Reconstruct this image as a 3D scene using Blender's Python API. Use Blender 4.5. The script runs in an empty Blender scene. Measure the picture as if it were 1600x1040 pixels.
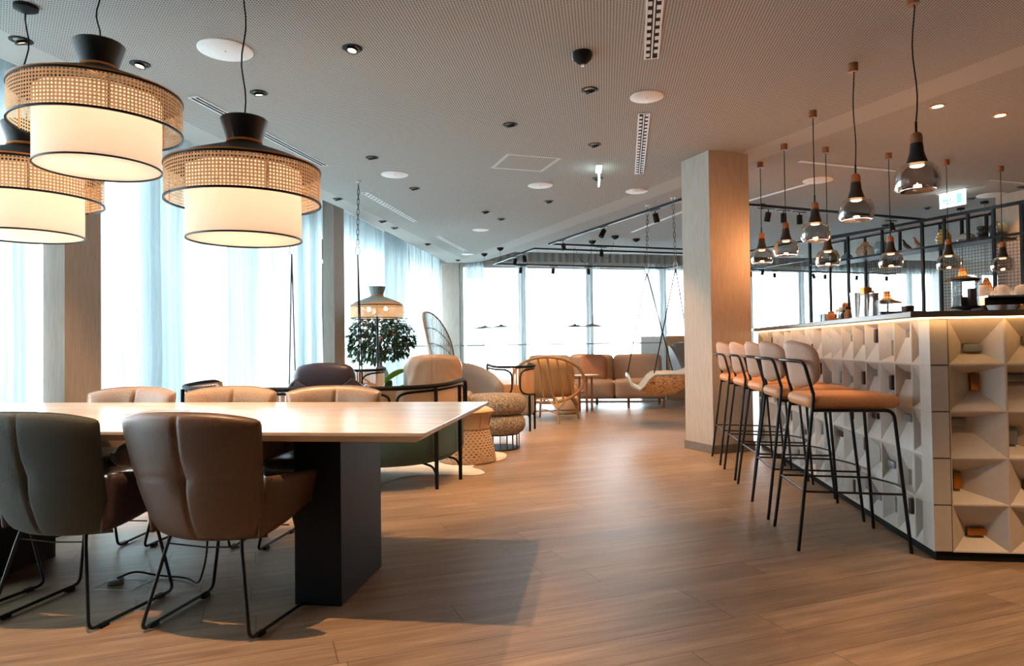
# Lounge and bar interior, built object by object
SKY, LAMP, BARL, DLP = 10.5, 3.6, 13.0, 1.4
import bpy, bmesh, math, random
from math import sin, cos, pi, radians, sqrt
from mathutils import Vector, Matrix
random.seed(7)
S = bpy.context.scene
C = S.collection
# ---------------------------------------------------------------- camera
F_PX = 1066.67
cam_d = bpy.data.cameras.new('camera'); cam = bpy.data.objects.new('camera', cam_d); C.objects.link(cam)
cam_d.sensor_width = 36.0; cam_d.lens = 36.0*F_PX/1600; cam_d.clip_start = .05; cam_d.clip_end = 500
th = math.atan(20/F_PX); ps = math.atan(144/F_PX); rho = .013
Fv = Vector((-sin(ps)*cos(th), cos(ps)*cos(th), sin(th)))
R0 = Vector((cos(ps), sin(ps), 0)); U0 = R0.cross(Fv)
Rv = cos(rho)*R0 - sin(rho)*U0; Uv = cos(rho)*U0 + sin(rho)*R0
cam.matrix_world = Matrix(((Rv.x, Uv.x, -Fv.x, 0), (Rv.y, Uv.y, -Fv.y, 0), (Rv.z, Uv.z, -Fv.z, 1.1), (0, 0, 0, 1)))
S.camera = cam
vs = S.view_settings
S.display_settings.display_device = 'sRGB'
vs.view_transform = 'Standard'; vs.look = 'None'; vs.gamma = 1; vs.use_curve_mapping = False
vs.exposure = 0.98

# ---------------------------------------------------------------- materials
def lin(c):
    if isinstance(c, str):
        c = c.lstrip('#'); c = [int(c[i:i+2], 16)/255 for i in (0, 2, 4)]
    return tuple((x/12.92 if x <= .04045 else ((x+.055)/1.055)**2.4) for x in c) + (1,)
class N:
    def __init__(s, name):
        s.m = bpy.data.materials.new(name); s.m.use_nodes = True; s.t = s.m.node_tree; s.t.nodes.clear()
        s.out = s.n('ShaderNodeOutputMaterial')
    def n(s, k, **kw):
        nd = s.t.nodes.new(k)
        for a, b in kw.items(): setattr(nd, a, b)
        return nd
    def l(s, a, b): s.t.links.new(a, b)
    def put(s, sock, v):
        if isinstance(v, bpy.types.NodeSocket): s.l(v, sock)
        elif v is not None: sock.default_value = v
    def math(s, op, a, b=None, c=None, clamp=False):
        nd = s.n('ShaderNodeMath', operation=op, use_clamp=clamp)
        for i, v in enumerate((a, b, c)): s.put(nd.inputs[i], v)
        return nd.outputs[0]
    def coord(s, kind='Object', scale=(1, 1, 1), rot=(0, 0, 0)):
        tc = s.n('ShaderNodeTexCoord'); mp = s.n('ShaderNodeMapping')
        mp.inputs['Scale'].default_value = scale; mp.inputs['Rotation'].default_value = rot
        s.l(tc.outputs[kind], mp.inputs['Vector']); return mp.outputs[0]
    def xyz(s, v):
        nd = s.n('ShaderNodeSeparateXYZ'); s.l(v, nd.inputs[0]); return nd.outputs
    def noise(s, v, scale=5, detail=3, rough=.5):
        nd = s.n('ShaderNodeTexNoise'); s.l(v, nd.inputs['Vector'])
        nd.inputs['Scale'].default_value = scale; nd.inputs['Detail'].default_value = detail; nd.inputs['Roughness'].default_value = rough
        return nd.outputs['Fac']
    def ramp(s, f, stops):
        nd = s.n('ShaderNodeValToRGB'); e = nd.color_ramp.elements
        while len(e) < len(stops): e.new(.5)
        for q, (p, c) in zip(e, stops): q.position = p; q.color = c if len(c) == 4 else tuple(c)+(1,)
        s.l(f, nd.inputs[0]); return nd.outputs[0]
    def mix(s, f, a, b, mode='MIX'):
        nd = s.n('ShaderNodeMix', data_type='RGBA', blend_type=mode)
        s.put(nd.inputs[0], f); s.put(nd.inputs[6], a); s.put(nd.inputs[7], b); return nd.outputs[2]
    def bump(s, h, strength=.3, dist=.01):
        nd = s.n('ShaderNodeBump'); nd.inputs['Strength'].default_value = strength; nd.inputs['Distance'].default_value = dist
        s.l(h, nd.inputs['Height']); return nd.outputs[0]
    def pr(s, color, rough=.5, metal=0, bump=None, **kw):
        nd = s.n('ShaderNodeBsdfPrincipled'); s.put(nd.inputs['Base Color'], color); s.put(nd.inputs['Roughness'], rough)
        nd.inputs['Metallic'].default_value = metal
        if bump is not None: s.l(bump, nd.inputs['Normal'])
        for k, v in kw.items(): s.put(nd.inputs[k.replace('_', ' ')], v)
        return nd.outputs[0]
    def mixs(s, f, a, b):
        nd = s.n('ShaderNodeMixShader'); s.put(nd.inputs[0], f); s.l(a, nd.inputs[1]); s.l(b, nd.inputs[2]); return nd.outputs[0]
    def transp(s, c=(1, 1, 1, 1)):
        nd = s.n('ShaderNodeBsdfTransparent'); nd.inputs[0].default_value = c; return nd.outputs[0]
    def transl(s, c):
        nd = s.n('ShaderNodeBsdfTranslucent'); s.put(nd.inputs[0], c); return nd.outputs[0]
    def diff(s, c):
        nd = s.n('ShaderNodeBsdfDiffuse'); s.put(nd.inputs[0], c); return nd.outputs[0]
    def done(s, sh): s.l(sh, s.out.inputs[0]); return s.m

def simple(name, col, rough=.5, metal=0, var=.12, nscale=40, bump=.0, stretch=(1, 1, 1), **kw):
    """plain surface with a little procedural colour variation and grain"""
    m = N(name); v = m.coord('Object', stretch)
    f = m.noise(v, nscale, 4, .6)
    c = lin(col); a = tuple(x*(1-var) for x in c[:3])+(1,); b = tuple(min(1, x*(1+var)) for x in c[:3])+(1,)
    cc = m.ramp(f, [(.3, a), (.7, b)])
    bp = m.bump(f, bump, .004) if bump else None
    return m.done(m.pr(cc, rough, metal, bp, **kw))
M = {}
M['black_metal'] = simple('black_powder_coated_metal', '#0f1013', .42, .3, .1, 60)
M['black_matt'] = simple('matt_black', '#0b0c0e', .7, 0, .1, 60, Specular_IOR_Level=.25)
M['dark_blue'] = simple('dark_blue_grey_lacquer', '#0c1219', .5, 0, .08, 20, Specular_IOR_Level=.2)
M['chrome'] = simple('polished_steel', '#e2e4e6', .28, 1, .05, 20)
M['brass'] = simple('brushed_brass', '#c98a4c', .3, 1, .12, 60, stretch=(1, 1, 8))
M['white_metal'] = simple('white_painted_metal', '#dcdfe0', .45, 0, .03, 20)
M['grey_metal'] = simple('grey_painted_metal', '#8e979c', .4, .3, .05, 20)
M['white_plastic'] = simple('white_grille', '#e2e2e0', .6, 0, .03, 30)
M['leather_brown'] = simple('taupe_brown_leather', '#594539', .42, 0, .14, 90, .25)
M['leather_tan'] = simple('tan_leather', '#a0826a', .34, 0, .12, 80, .25)
M['leather_dark'] = simple('dark_aubergine_leather', '#40343a', .4, 0, .15, 80, .25)
M['leather_black'] = simple('black_leather', '#1f2224', .3, 0, .15, 80, .2)
M['leather_grey'] = simple('blue_grey_pleated_leather', '#8f979b', .4, 0, .12, 70, .25)
M['fabric_grey'] = simple('grey_green_wool', '#404642', .9, 0, .25, 260, .5)
M['fabric_green'] = simple('dark_green_upholstery', '#3b5552', .8, 0, .15, 200, .3)
M['boucle'] = simple('sand_boucle', '#b28e70', .95, 0, .25, 150, 1.0)
M['tweed'] = None
M['stool_tan'] = simple('cognac_stool_leather', '#cc8a58', .6, 0, .08, 70, .12)
M['stool_back'] = simple('pale_tan_stool_leather', '#bb927a', .6, 0, .07, 70, .12)
M['sofa_beige'] = simple('beige_sofa_cloth', '#a08774', .95, 0, .14, 220, .4)
M['terracotta'] = simple('terracotta_cushion_cloth', '#a9714f', .85, 0, .16, 120, .4)
M['orange_cloth'] = simple('amber_cushion_cloth', '#a98558', .9, 0, .14, 160, .4)
M['grey_cloth'] = simple('grey_cushion_cloth', '#8d8f8d', .9, 0, .12, 160, .3)
M['rattan'] = simple('bent_rattan', '#9c7650', .45, 0, .22, 30, .15, stretch=(1, 1, 4))
M['oak'] = simple('oiled_oak', '#b98a62', .45, 0, .14, 14, .05, stretch=(1, 1, 6))
M['cap_wood'] = simple('turned_walnut_cap', '#8a5634', .4, 0, .2, 20, .05, stretch=(1, 1, 6))
M['orange_trim'] = simple('orange_piping', '#d2823c', .6, 0, .1, 40)
M['lamp_black'] = simple('black_lamp_metal', '#1d1e20', .5, .2, .1, 30)
M['tile'] = simple('off_white_plaster_tile', '#bdb5ac', .6, 0, .05, 25, .06)
M['slab'] = simple('dark_grey_counter_laminate', '#665950', .33, 0, .12, 30, .04)
M['wall_paint'] = simple('pale_wall_paint', '#c9c7c3', .85, 0, .03, 10, .02)
M['wall_white'] = simple('white_lacquer', '#dfe4e6', .6, 0, .02, 10)
M['column'] = simple('greige_textile_wallcovering', '#a59a8f', .75, 0, .13, 16, .12, stretch=(6, 6, .35))
M['plinth'] = simple('grey_stained_wood_skirting', '#6a6259', .6, 0, .12, 20, .05, stretch=(1, 1, 3))
M['rug'] = simple('cream_cowhide', '#cfc7bb', .95, 0, .08, 8, .3)
M['bark'] = simple('light_bark', '#7c6a55', .9, 0, .25, 30, .6)
M['leaf'] = simple('dark_green_leaf', '#2f4a2c', .5, 0, .35, 8)
M['leaf_bright'] = simple('bright_green_leaf', '#7fae2e', .45, 0, .2, 8)
M['terracotta_pot'] = simple('grey_planter', '#77726c', .7, 0, .1, 20)
M['bronze'] = simple('dark_bronze_bird', '#3b241b', .4, .2, .15, 20)
M['wicker'] = simple('natural_wicker', '#b98c5a', .7, 0, .25, 120, .6)
M['yellow_glass'] = simple('amber_striped_glass', '#a58f4f', .25, 0, .35, 6, stretch=(1, 1, 14))
M['green_glass'] = simple('green_striped_glass', '#6f7748', .25, 0, .5, 14, stretch=(3, 3, .3))
M['blue_glass'] = simple('blue_grey_ribbed_glass', '#6d848a', .2, 0, .15, 20, stretch=(4, 4, .3))
M['dark_glass'] = simple('smoky_ribbed_glass', '#4a4f48', .2, 0, .25, 16, stretch=(4, 4, .3))
M['grey_glass'] = simple('grey_bulb_glass', '#8b8781', .15, 0, .15, 10)
M['bread'] = simple('golden_food', '#c98f55', .7, 0, .25, 30, .4)
M['brown_box'] = simple('brown_carton', '#5a4338', .7, 0, .2, 20, stretch=(6, 6, .4))
M['cork'] = simple('cork_stopper', '#a5673a', .8, 0, .2, 80, .3)
M['label_cream'] = simple('cream_bottle_label', '#d9c39c', .7, 0, .1, 30)
M['print_black'] = simple('black_lettering', '#17171a', .6, 0, .05, 30)
M['ground'] = simple('pale_outdoor_ground', '#b9c2c6', .95, 0, .2, .05)

def emis(name, col, s):
    m = N(name); e = m.n('ShaderNodeEmission'); e.inputs[0].default_value = lin(col); e.inputs[1].default_value = s
    return m.done(e.outputs[0])
M['bulb_warm'] = emis('warm_lamp_glow', '#ffd9a6', 14)
M['bulb_soft'] = emis('soft_lamp_glow', '#ffcf9a', 5)
M['led'] = emis('warm_led_strip', '#ffc27c', 8)
M['exit_glow'] = emis('exit_sign_glow', '#e6fbff', 3.2)
M['exit_green'] = emis('exit_sign_green', '#6fe0b0', 1.5)

def mk_floor():
    m = N('oak_plank_floor'); tc = m.n('ShaderNodeTexCoord'); x, y, z = m.xyz(tc.outputs['Object'])
    a = radians(28)
    u = m.math('ADD', m.math('MULTIPLY', x, cos(a)), m.math('MULTIPLY', y, sin(a)))
    v = m.math('SUBTRACT', m.math('MULTIPLY', y, cos(a)), m.math('MULTIPLY', x, sin(a)))
    vr = m.math('DIVIDE', v, .19); row = m.math('FLOOR', vr)
    wn = m.n('ShaderNodeTexWhiteNoise', noise_dimensions='1D'); m.l(row, wn.inputs['W'])
    ur = m.math('ADD', m.math('DIVIDE', u, 1.5), m.math('MULTIPLY', wn.outputs[0], 7.3)); col = m.math('FLOOR', ur)
    cb = m.n('ShaderNodeCombineXYZ'); m.l(row, cb.inputs[0]); m.l(col, cb.inputs[1])
    w2 = m.n('ShaderNodeTexWhiteNoise', noise_dimensions='2D'); m.l(cb.outputs[0], w2.inputs['Vector'])
    cb2 = m.n('ShaderNodeCombineXYZ'); m.l(m.math('MULTIPLY', u, .9), cb2.inputs[0]); m.l(m.math('MULTIPLY', v, 11.0), cb2.inputs[1]); m.l(m.math('MULTIPLY', w2.outputs[0], 30), cb2.inputs[2])
    g = m.noise(cb2.outputs[0], 1.6, 6, .62)
    cb3 = m.n('ShaderNodeCombineXYZ'); m.l(m.math('MULTIPLY', u, 3), cb3.inputs[0]); m.l(m.math('MULTIPLY', v, 90.0), cb3.inputs[1]); m.l(w2.outputs[0], cb3.inputs[2])
    g2 = m.noise(cb3.outputs[0], 1.5, 3, .6)
    base = m.ramp(g, [(.28, lin('#675544')), (.5, lin('#8a755f')), (.72, lin('#a8927a'))])
    tint = m.ramp(w2.outputs[0], [(0, (.86, .85, .85)), (.5, (1, .99, .98)), (1, (1.12, 1.1, 1.08))])
    c = m.mix(1.0, base, tint, 'MULTIPLY'); c = m.mix(.22, c, m.ramp(g2, [(.35, lin('#5f4838')), (.65, lin('#bb9c82'))]))
    fr = m.math('FRACT', vr); e1 = m.math('LESS_THAN', m.math('MINIMUM', fr, m.math('SUBTRACT', 1.0, fr)), .012)
    fu = m.math('FRACT', ur); e2 = m.math('LESS_THAN', m.math('MINIMUM', fu, m.math('SUBTRACT', 1.0, fu)), .0018)
    ed = m.math('MAXIMUM', e1, e2); c = m.mix(m.math('MULTIPLY', ed, .55), c, lin('#3b2c22'))
    rg = m.math('ADD', .3, m.math('MULTIPLY', g, .22))
    return m.done(m.pr(c, rg, 0, m.bump(m.math('SUBTRACT', g2, ed), .12, .002)))
M['floor'] = mk_floor()

def mk_ceiling(perf=True):
    m = N('perforated_acoustic_ceiling'); tc = m.n('ShaderNodeTexCoord'); x, y, z = m.xyz(tc.outputs['Object'])
    p = .0185
    def fr(a): return m.math('SUBTRACT', m.math('FRACT', m.math('DIVIDE', a, p)), .5)
    fx, fy = fr(x), fr(y)
    d = m.math('SQRT', m.math('ADD', m.math('MULTIPLY', fx, fx), m.math('MULTIPLY', fy, fy)))
    hole = m.math('LESS_THAN', d, .25)
    w = m.math('ADD', m.math('MULTIPLY', x, .863), m.math('MULTIPLY', y, .506))
    band = m.math('MULTIPLY', m.math('GREATER_THAN', w, 4.84), m.math('LESS_THAN', w, 5.2))
    edge = m.math('LESS_THAN', x, m.math('ADD', -3.72, m.math('MULTIPLY', y, .045)))
    # plain border of the access panel
    t = m.math('ADD', m.math('MULTIPLY', x, -.44), m.math('MULTIPLY', y, .898))
    joint = m.math('MULTIPLY', m.math('LESS_THAN', m.math('ABSOLUTE', m.math('SUBTRACT', t, 7.33)), .008), m.math('LESS_THAN', w, 4.84))
    jb = m.math('MULTIPLY', m.math('LESS_THAN', m.math('ABSOLUTE', m.math('SUBTRACT', t, 7.33)), .03), m.math('LESS_THAN', w, 4.84))
    plain = m.math('MAXIMUM', m.math('MAXIMUM', band, edge), jb)
    hole = m.math('MULTIPLY', hole, m.math('SUBTRACT', 1.0, plain))
    c = m.mix(hole, lin('#a9a7a1'), lin('#1b1a1a')); c = m.mix(m.math('MULTIPLY', joint, .8), c, lin('#4a4745'))
    return m.done(m.pr(c, .9))
M['ceiling'] = mk_ceiling()
M['ceiling_plain'] = simple('plain_ceiling_paint', '#c2c2c0', .9, 0, .02, 5)

def mk_table():
    m = N('light_oak_tabletop'); v = m.coord('Object', (.7, 9, 9))
    g = m.noise(v, 2.2, 6, .6); g2 = m.noise(m.coord('Object', (3, 60, 60)), 2, 3, .6)
    c = m.ramp(g, [(.3, lin('#bfae9f')), (.52, lin('#d0c2b5')), (.75, lin('#ddd1c5'))])
    c = m.mix(.25, c, m.ramp(g2, [(.35, lin('#a98a70')), (.65, lin('#e0cbb6'))]))
    return m.done(m.pr(c, .23, 0, m.bump(g2, .05, .001)))
M['tabletop'] = mk_table()

def mk_tweed():
    m = N('brown_and_cream_tweed'); v = m.coord('Object')
    x, y, z = m.xyz(v)
    a = m.noise(m.coord('Object', (1, 1, 3)), 60, 2, .7); b = m.noise(m.coord('Object', (3, 3, 1)), 52, 2, .7)
    f = m.math('ADD', m.math('MULTIPLY', a, .5), m.math('MULTIPLY', b, .5))
    c = m.ramp(f, [(.4, lin('#40372f')), (.5, lin('#7d7063')), (.6, lin('#b0a392'))])
    return m.done(m.pr(c, .95, 0, m.bump(f, .5, .004)))
M['tweed'] = mk_tweed()

def mk_weave(name, col, cu, cv, hr, stag=False, transl=.45):
    """woven strip with real openings: hole pattern from the surface's own UV in metres"""
    m = N(name); tc = m.n('ShaderNodeTexCoord'); x, y, z = m.xyz(tc.outputs['UV'])
    uu = m.math('DIVIDE', x, cu); vv = m.math('DIVIDE', y, cv)
    if stag:
        row = m.math('FLOOR', vv); uu = m.math('ADD', uu, m.math('MULTIPLY', m.math('MODULO', row, 2.0), .5))
    fx = m.math('SUBTRACT', m.math('FRACT', uu), .5); fy = m.math('SUBTRACT', m.math('FRACT', vv), .5)
    d = m.math('SQRT', m.math('ADD', m.math('MULTIPLY', fx, fx), m.math('MULTIPLY', fy, fy)))
    hole = m.math('LESS_THAN', d, hr)
    nz = m.noise(tc.outputs['UV'], 160, 2, .6)
    c = m.ramp(nz, [(.3, tuple(k*.75 for k in lin(col)[:3])), (.7, lin(col))])
    sh = m.mixs(transl, m.pr(c, .6), m.transl(c))
    return m.done(m.mixs(hole, sh, m.transp()))
M['cane'] = mk_weave('cane_webbing', '#e6bd8e', .017, .017, .3, transl=.55)
M['cane_fine'] = mk_weave('fine_cane_webbing', '#cf9d6c', .016, .016, .2, transl=.15)
M['wicker_open'] = mk_weave('open_rope_weave', '#c2a27e', .05, .024, .26, True, .05)
M['wicker_tight'] = mk_weave('tight_rope_weave', '#b99c7c', .022, .018, .12, True, .05)

def mk_fabric_lamp():
    m = N('white_lampshade_linen'); c = m.ramp(m.noise(m.coord('Object', (1, 1, 3)), 200, 2, .6), [(.3, (.80, .72, .66)), (.7, (.88, .81, .75))])
    return m.done(m.mixs(.55, m.diff(c), m.transl(c)))
M['drum'] = mk_fabric_lamp()

def mk_sheer(name, open_, tint=(.9, .97, 1, 1)):
    m = N(name)
    v = m.coord('Object', (1, 1, .12)); n_ = m.noise(v, 14, 3, .6)
    geo = m.n('ShaderNodeNewGeometry')
    dp = m.n('ShaderNodeVectorMath', operation='DOT_PRODUCT'); m.l(geo.outputs['Normal'], dp.inputs[0]); m.l(geo.outputs['Incoming'], dp.inputs[1])
    f = m.math('ABSOLUTE', dp.outputs['Value'])                    # threads close up where the cloth is seen edge-on, as in real gauze
    a = m.math('POWER', m.math('MAXIMUM', f, .02), .75)
    bunch = m.ramp(m.noise(m.coord('Object', (1, 1, .035)), 2.6, 2, .45), [(.47, (1, 1, 1)), (.56, (0, 0, 0))])   # cloth gathered into thicker folds here and there
    op = m.math('ADD', .035, m.math('MULTIPLY', bunch, open_))
    a = m.math('MULTIPLY', a, m.math('MULTIPLY', op, m.math('ADD', .8, m.math('MULTIPLY', n_, .4))), clamp=True)
    cloth = m.mixs(.6, m.diff(tint), m.transl(tint))
    return m.done(m.mixs(a, cloth, m.transp()))
M['sheer'] = mk_sheer('white_sheer_voile', .6, (.66, .72, .735, 1))
M['sheer_dense'] = mk_sheer('gathered_sheer_voile', .03, (.55, .61, .625, 1))

def mk_glass(name, tint, rough=.02, ior=1.45, boost=1.0):
    m = N(name); fr = m.n('ShaderNodeFresnel'); fr.inputs[0].default_value = ior
    g = m.n('ShaderNodeBsdfGlossy'); g.inputs['Roughness'].default_value = rough
    f = m.math('MULTIPLY', fr.outputs[0], boost, clamp=True)
    return m.done(m.mixs(f, m.transp(tint), g.outputs[0]))
M['glass'] = mk_glass('window_glass', (.96, .98, .98, 1), 0, 1.3)
M['glass_smoke'] = mk_glass('smoked_glass', (.66, .61, .58, 1), .04, 1.35, .9)
M['glass_clear'] = mk_glass('clear_glass', (.84, .86, .86, 1), .03, 1.45, .9)

def mk_tile_swing():
    m = N('printed_plywood_shell'); v = m.coord('Object', (1, 1, .5))
    nd = m.n('ShaderNodeTexVoronoi', feature='DISTANCE_TO_EDGE'); nd.inputs['Scale'].default_value = 22
    nv = m.n('ShaderNodeTexNoise'); nv.inputs['Scale'].default_value = 9; m.l(v, nv.inputs['Vector'])
    mx = m.mix(.25, v, nv.outputs['Color']); m.l(mx, nd.inputs['Vector'])
    f = m.math('LESS_THAN', nd.outputs[0], .05)
    c = m.mix(f, lin('#d9b488'), lin('#754725'))
    return m.done(m.pr(c, .6))
M['branch_print'] = mk_tile_swing()

_m = N('frosted_cup_glass'); M['glass_cup'] = _m.done(_m.mixs(.45, _m.transp((.95, .95, .95, 1)), _m.pr(lin('#dcd8d2'), .2)))
# ---------------------------------------------------------------- mesh building
class MB:
    def __init__(s, off=(0, 0, 0)):
        s.v = []; s.f = []; s.uv = {}; s.off = Vector(off); s.M = None
    def add(s, vs_, fs, uvs=None):
        b = len(s.v)
        for p in vs_:
            p = Vector(p)
            s.v.append(s.M @ p if s.M is not None else p)
        for k, f in enumerate(fs):
            if uvs: s.uv[len(s.f)] = [uvs[i] for i in f]
            s.f.append([b+i for i in f])
        return s
    def box(s, c, d, rz=0, T=None):
        x, y, z = [k/2 for k in d]
        pts = [Vector((a*x, b*y, e*z)) for e in (-1, 1) for b in (-1, 1) for a in (-1, 1)]
        Rz = Matrix.Rotation(rz, 3, 'Z')
        if T is not None: Rz = T
        return s.add([Rz @ p + Vector(c) for p in pts], [(0, 2, 3, 1), (4, 5, 7, 6), (0, 1, 5, 4), (2, 6, 7, 3), (0, 4, 6, 2), (1, 3, 7, 5)])
    def bbox(s, a, b): return s.box([(a[i]+b[i])/2 for i in range(3)], [abs(b[i]-a[i]) for i in range(3)])
    def prism(s, pts, z0, z1):
        n = len(pts)
        ar = sum(pts[i][0]*pts[(i+1) % n][1]-pts[(i+1) % n][0]*pts[i][1] for i in range(n))
        if ar < 0: pts = pts[::-1]
        return s.add([(x, y, z0) for x, y in pts]+[(x, y, z1) for x, y in pts],
                     [list(range(n))[::-1], [n+i for i in range(n)]]+[(i, (i+1) % n, n+(i+1) % n, n+i) for i in range(n)])
    def tube(s, pts, r, seg=8, closed=False, flat=None):
        P = [Vector(p) for p in pts]; n = len(P)
        rs = r if isinstance(r, (list, tuple)) else [r]*n
        def tan(i):
            if closed: d = P[(i+1) % n]-P[i-1]
            elif i == 0: d = P[1]-P[0]
            elif i == n-1: d = P[-1]-P[-2]
            else: d = (P[i+1]-P[i]).normalized()+(P[i]-P[i-1]).normalized()
            return d.normalized() if d.length > 1e-9 else Vector((0, 0, 1))
        t = tan(0); u = t.orthogonal().normalized()
        if flat is not None:
            u = Vector(flat); u = (u - t*u.dot(t)).normalized()
        vs_ = []
        for i in range(n):
            t2 = tan(i); q = t.rotation_difference(t2); u = (q @ u); u = (u - t2*u.dot(t2)).normalized(); t = t2
            w = t.cross(u)
            for k in range(seg):
                a = 2*pi*k/seg + (pi/4 if seg == 4 else 0)
                vs_.append(P[i]+rs[i]*(cos(a)*u+sin(a)*w))
        fs = []
        m_ = n if closed else n-1
        for i in range(m_):
            j = (i+1) % n
            for k in range(seg):
                l = (k+1) % seg; fs.append((i*seg+k, i*seg+l, j*seg+l, j*seg+k))
        if not closed:
            fs.append(list(range(seg))[::-1]); fs.append([(n-1)*seg+k for k in range(seg)])
        return s.add(vs_, fs)
    def beam(s, a, b, w): return s.tube([a, b], w*.7071, 4, flat=(0, 0, 1) if abs(Vector(b)[2]-Vector(a)[2]) < .9*(Vector(b)-Vector(a)).length else (1, 0, 0))
    def lathe(s, prof, seg=32, c=(0, 0, 0), a0=0, a1=2*pi, uv=False, T=None, sx=1, sy=1):
        full = abs(a1-a0-2*pi) < 1e-6; cols = seg if full else seg+1
        c = Vector(c); vs_ = []; uvs = []
        run = 0; rr = [0]
        for i in range(1, len(prof)): run += math.hypot(prof[i][0]-prof[i-1][0], prof[i][1]-prof[i-1][1]); rr.append(run)
        rm = max(p[0] for p in prof)
        for i, (r, z) in enumerate(prof):
            for k in range(cols+(1 if (full and uv) else 0)):
                a = a0+(a1-a0)*k/seg; p = Vector((r*cos(a)*sx, r*sin(a)*sy, z))
                if T is not None: p = T @ p
                vs_.append(c+p); uvs.append((a*rm, rr[i]))
        cc = cols+(1 if (full and uv) else 0); fs = []
        for i in range(len(prof)-1):
            for k in range(seg):
                l = (k+1) % cols if not uv else k+1
                fs.append((i*cc+k, i*cc+l, (i+1)*cc+l, (i+1)*cc+k))
        return s.add(vs_, fs, uvs if uv else None)
    def disc(s, c, r, seg=24, up=True, T=None):
        vs_ = []
        for k in range(seg):
            p = Vector((r*cos(2*pi*k/seg), r*sin(2*pi*k/seg), 0))
            if T is not None: p = T @ p
            vs_.append(Vector(c)+p)
        f = list(range(seg)); return s.add(vs_, [f if up else f[::-1]])
    def rbox(s, c, d, r, n=5, T=None, bulge=0, flatz=False):
        """cushion-like rounded box"""
        hx, hy, hz = [k/2 for k in d]; r = min(r, hx, hy, hz)
        nn = 2*n; vs_ = []; idx = {}
        def mp(i, j, k):
            q = Vector((i/n-1, j/n-1, k/n-1))
            def ax(t, h):
                core = h-r
                # edge cells cover the round, inner ones the flat
                e = min(4/nn, .5)
                if abs(t) > 1-e: return math.copysign(core + (abs(t)-(1-e))/e*r, t)
                return t/(1-e)*core
            p = Vector((ax(q.x, hx), ax(q.y, hy), ax(q.z, hz)))
            cpt = Vector((max(-hx+r, min(hx-r, p.x)), max(-hy+r, min(hy-r, p.y)), max(-hz+r, min(hz-r, p.z))))
            dlt = p-cpt
            if dlt.length > 1e-9: p = cpt + dlt.normalized()*r
            if bulge:
                a = p.x/hx; b = p.y/hy; g = p.z/hz
                p.z += bulge*g*(1-a*a)*(1-b*b)
                p.y += bulge*.5*b*(1-a*a)*(1-g*g); p.x += bulge*.5*a*(1-b*b)*(1-g*g)
            return p
        for i in range(nn+1):
            for j in range(nn+1):
                for k in range(nn+1):
                    if i in (0, nn) or j in (0, nn) or k in (0, nn):
                        p = mp(i, j, k)
                        if T is not None: p = T @ p
                        idx[(i, j, k)] = len(vs_); vs_.append(p+Vector(c))
        fs = []
        for a in range(nn):
            for b in range(nn):
                for e in (0, nn):
                    q = [idx[(e, a, b)], idx[(e, a+1, b)], idx[(e, a+1, b+1)], idx[(e, a, b+1)]]; fs.append(q if e else q[::-1])
                    q = [idx[(a, e, b)], idx[(a, e, b+1)], idx[(a+1, e, b+1)], idx[(a+1, e, b)]]; fs.append(q if e else q[::-1])
                    q = [idx[(a, b, e)], idx[(a+1, b, e)], idx[(a+1, b+1, e)], idx[(a, b+1, e)]]; fs.append(q if e else q[::-1])
        return s.add(vs_, fs)
    def grid(s, fn, nu, nv, uvs=None, closeu=False):
        vs_ = []; uu = []
        for i in range(nu+1):
            for j in range(nv+1):
                vs_.append(fn(i/nu, j/nv)); uu.append(uvs(i/nu, j/nv) if uvs else (0, 0))
        fs = [(i*(nv+1)+j, (i+1)*(nv+1)+j, (i+1)*(nv+1)+j+1, i*(nv+1)+j+1) for i in range(nu) for j in range(nv)]
        return s.add(vs_, fs, uu if uvs else None)
    def pad(s, fn, th_, nu=16, nv=10):
        """closed padded panel: fn(u,v)->(point, outward normal); th_(u,v)-> (front, back) thickness"""
        A = []; B = []
        for i in range(nu+1):
            for j in range(nv+1):
                p, n_ = fn(i/nu, j/nv); a, b = th_(i/nu, j/nv)
                p = Vector(p); n_ = Vector(n_).normalized(); A.append(p+n_*a); B.append(p-n_*b)
        k = len(A); w = nv+1; fs = []
        for i in range(nu):
            for j in range(nv):
                q = (i*w+j, (i+1)*w+j, (i+1)*w+j+1, i*w+j+1); fs.append(q); fs.append(tuple(k+t for t in q[::-1]))
        for i in range(nu):
            a, b = i*w, (i+1)*w; fs.append((a, k+a, k+b, b)); a, b = i*w+nv, (i+1)*w+nv; fs.append((b, k+b, k+a, a))
        for j in range(nv):
            a, b = j, j+1; fs.append((b, k+b, k+a, a)); a, b = nu*w+j, nu*w+j+1; fs.append((a, k+a, k+b, b))
        return s.add(A+B, fs)
    def build(s, name, mat, parent=None, smooth=40, bevel=0):
        me = bpy.data.meshes.new(name); me.from_pydata([tuple(p-s.off) for p in s.v], [], s.f)
        if s.uv:
            lay = me.uv_layers.new(name='UVMap')
            for pi_, poly in enumerate(me.polygons):
                if pi_ in s.uv:
                    for li, uvv in zip(poly.loop_indices, s.uv[pi_]): lay.data[li].uv = uvv
        me.materials.append(M[mat] if isinstance(mat, str) else mat)
        if smooth:
            for p in me.polygons: p.use_smooth = True
            try: me.set_sharp_from_angle(angle=radians(smooth))
            except Exception: pass
        me.validate(); me.update()
        o = bpy.data.objects.new(name, me); C.objects.link(o)
        if parent is not None: o.parent = parent
        else: o.location = s.off
        if bevel:
            b = o.modifiers.new('edge', 'BEVEL'); b.width = bevel; b.segments = 2; b.limit_method = 'ANGLE'
        return o
def tag(o, label=None, cat=None, group=None, kind=None):
    if label: o['label'] = label
    if cat: o['category'] = cat
    if group: o['group'] = group
    if kind: o['kind'] = kind
    return o
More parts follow.
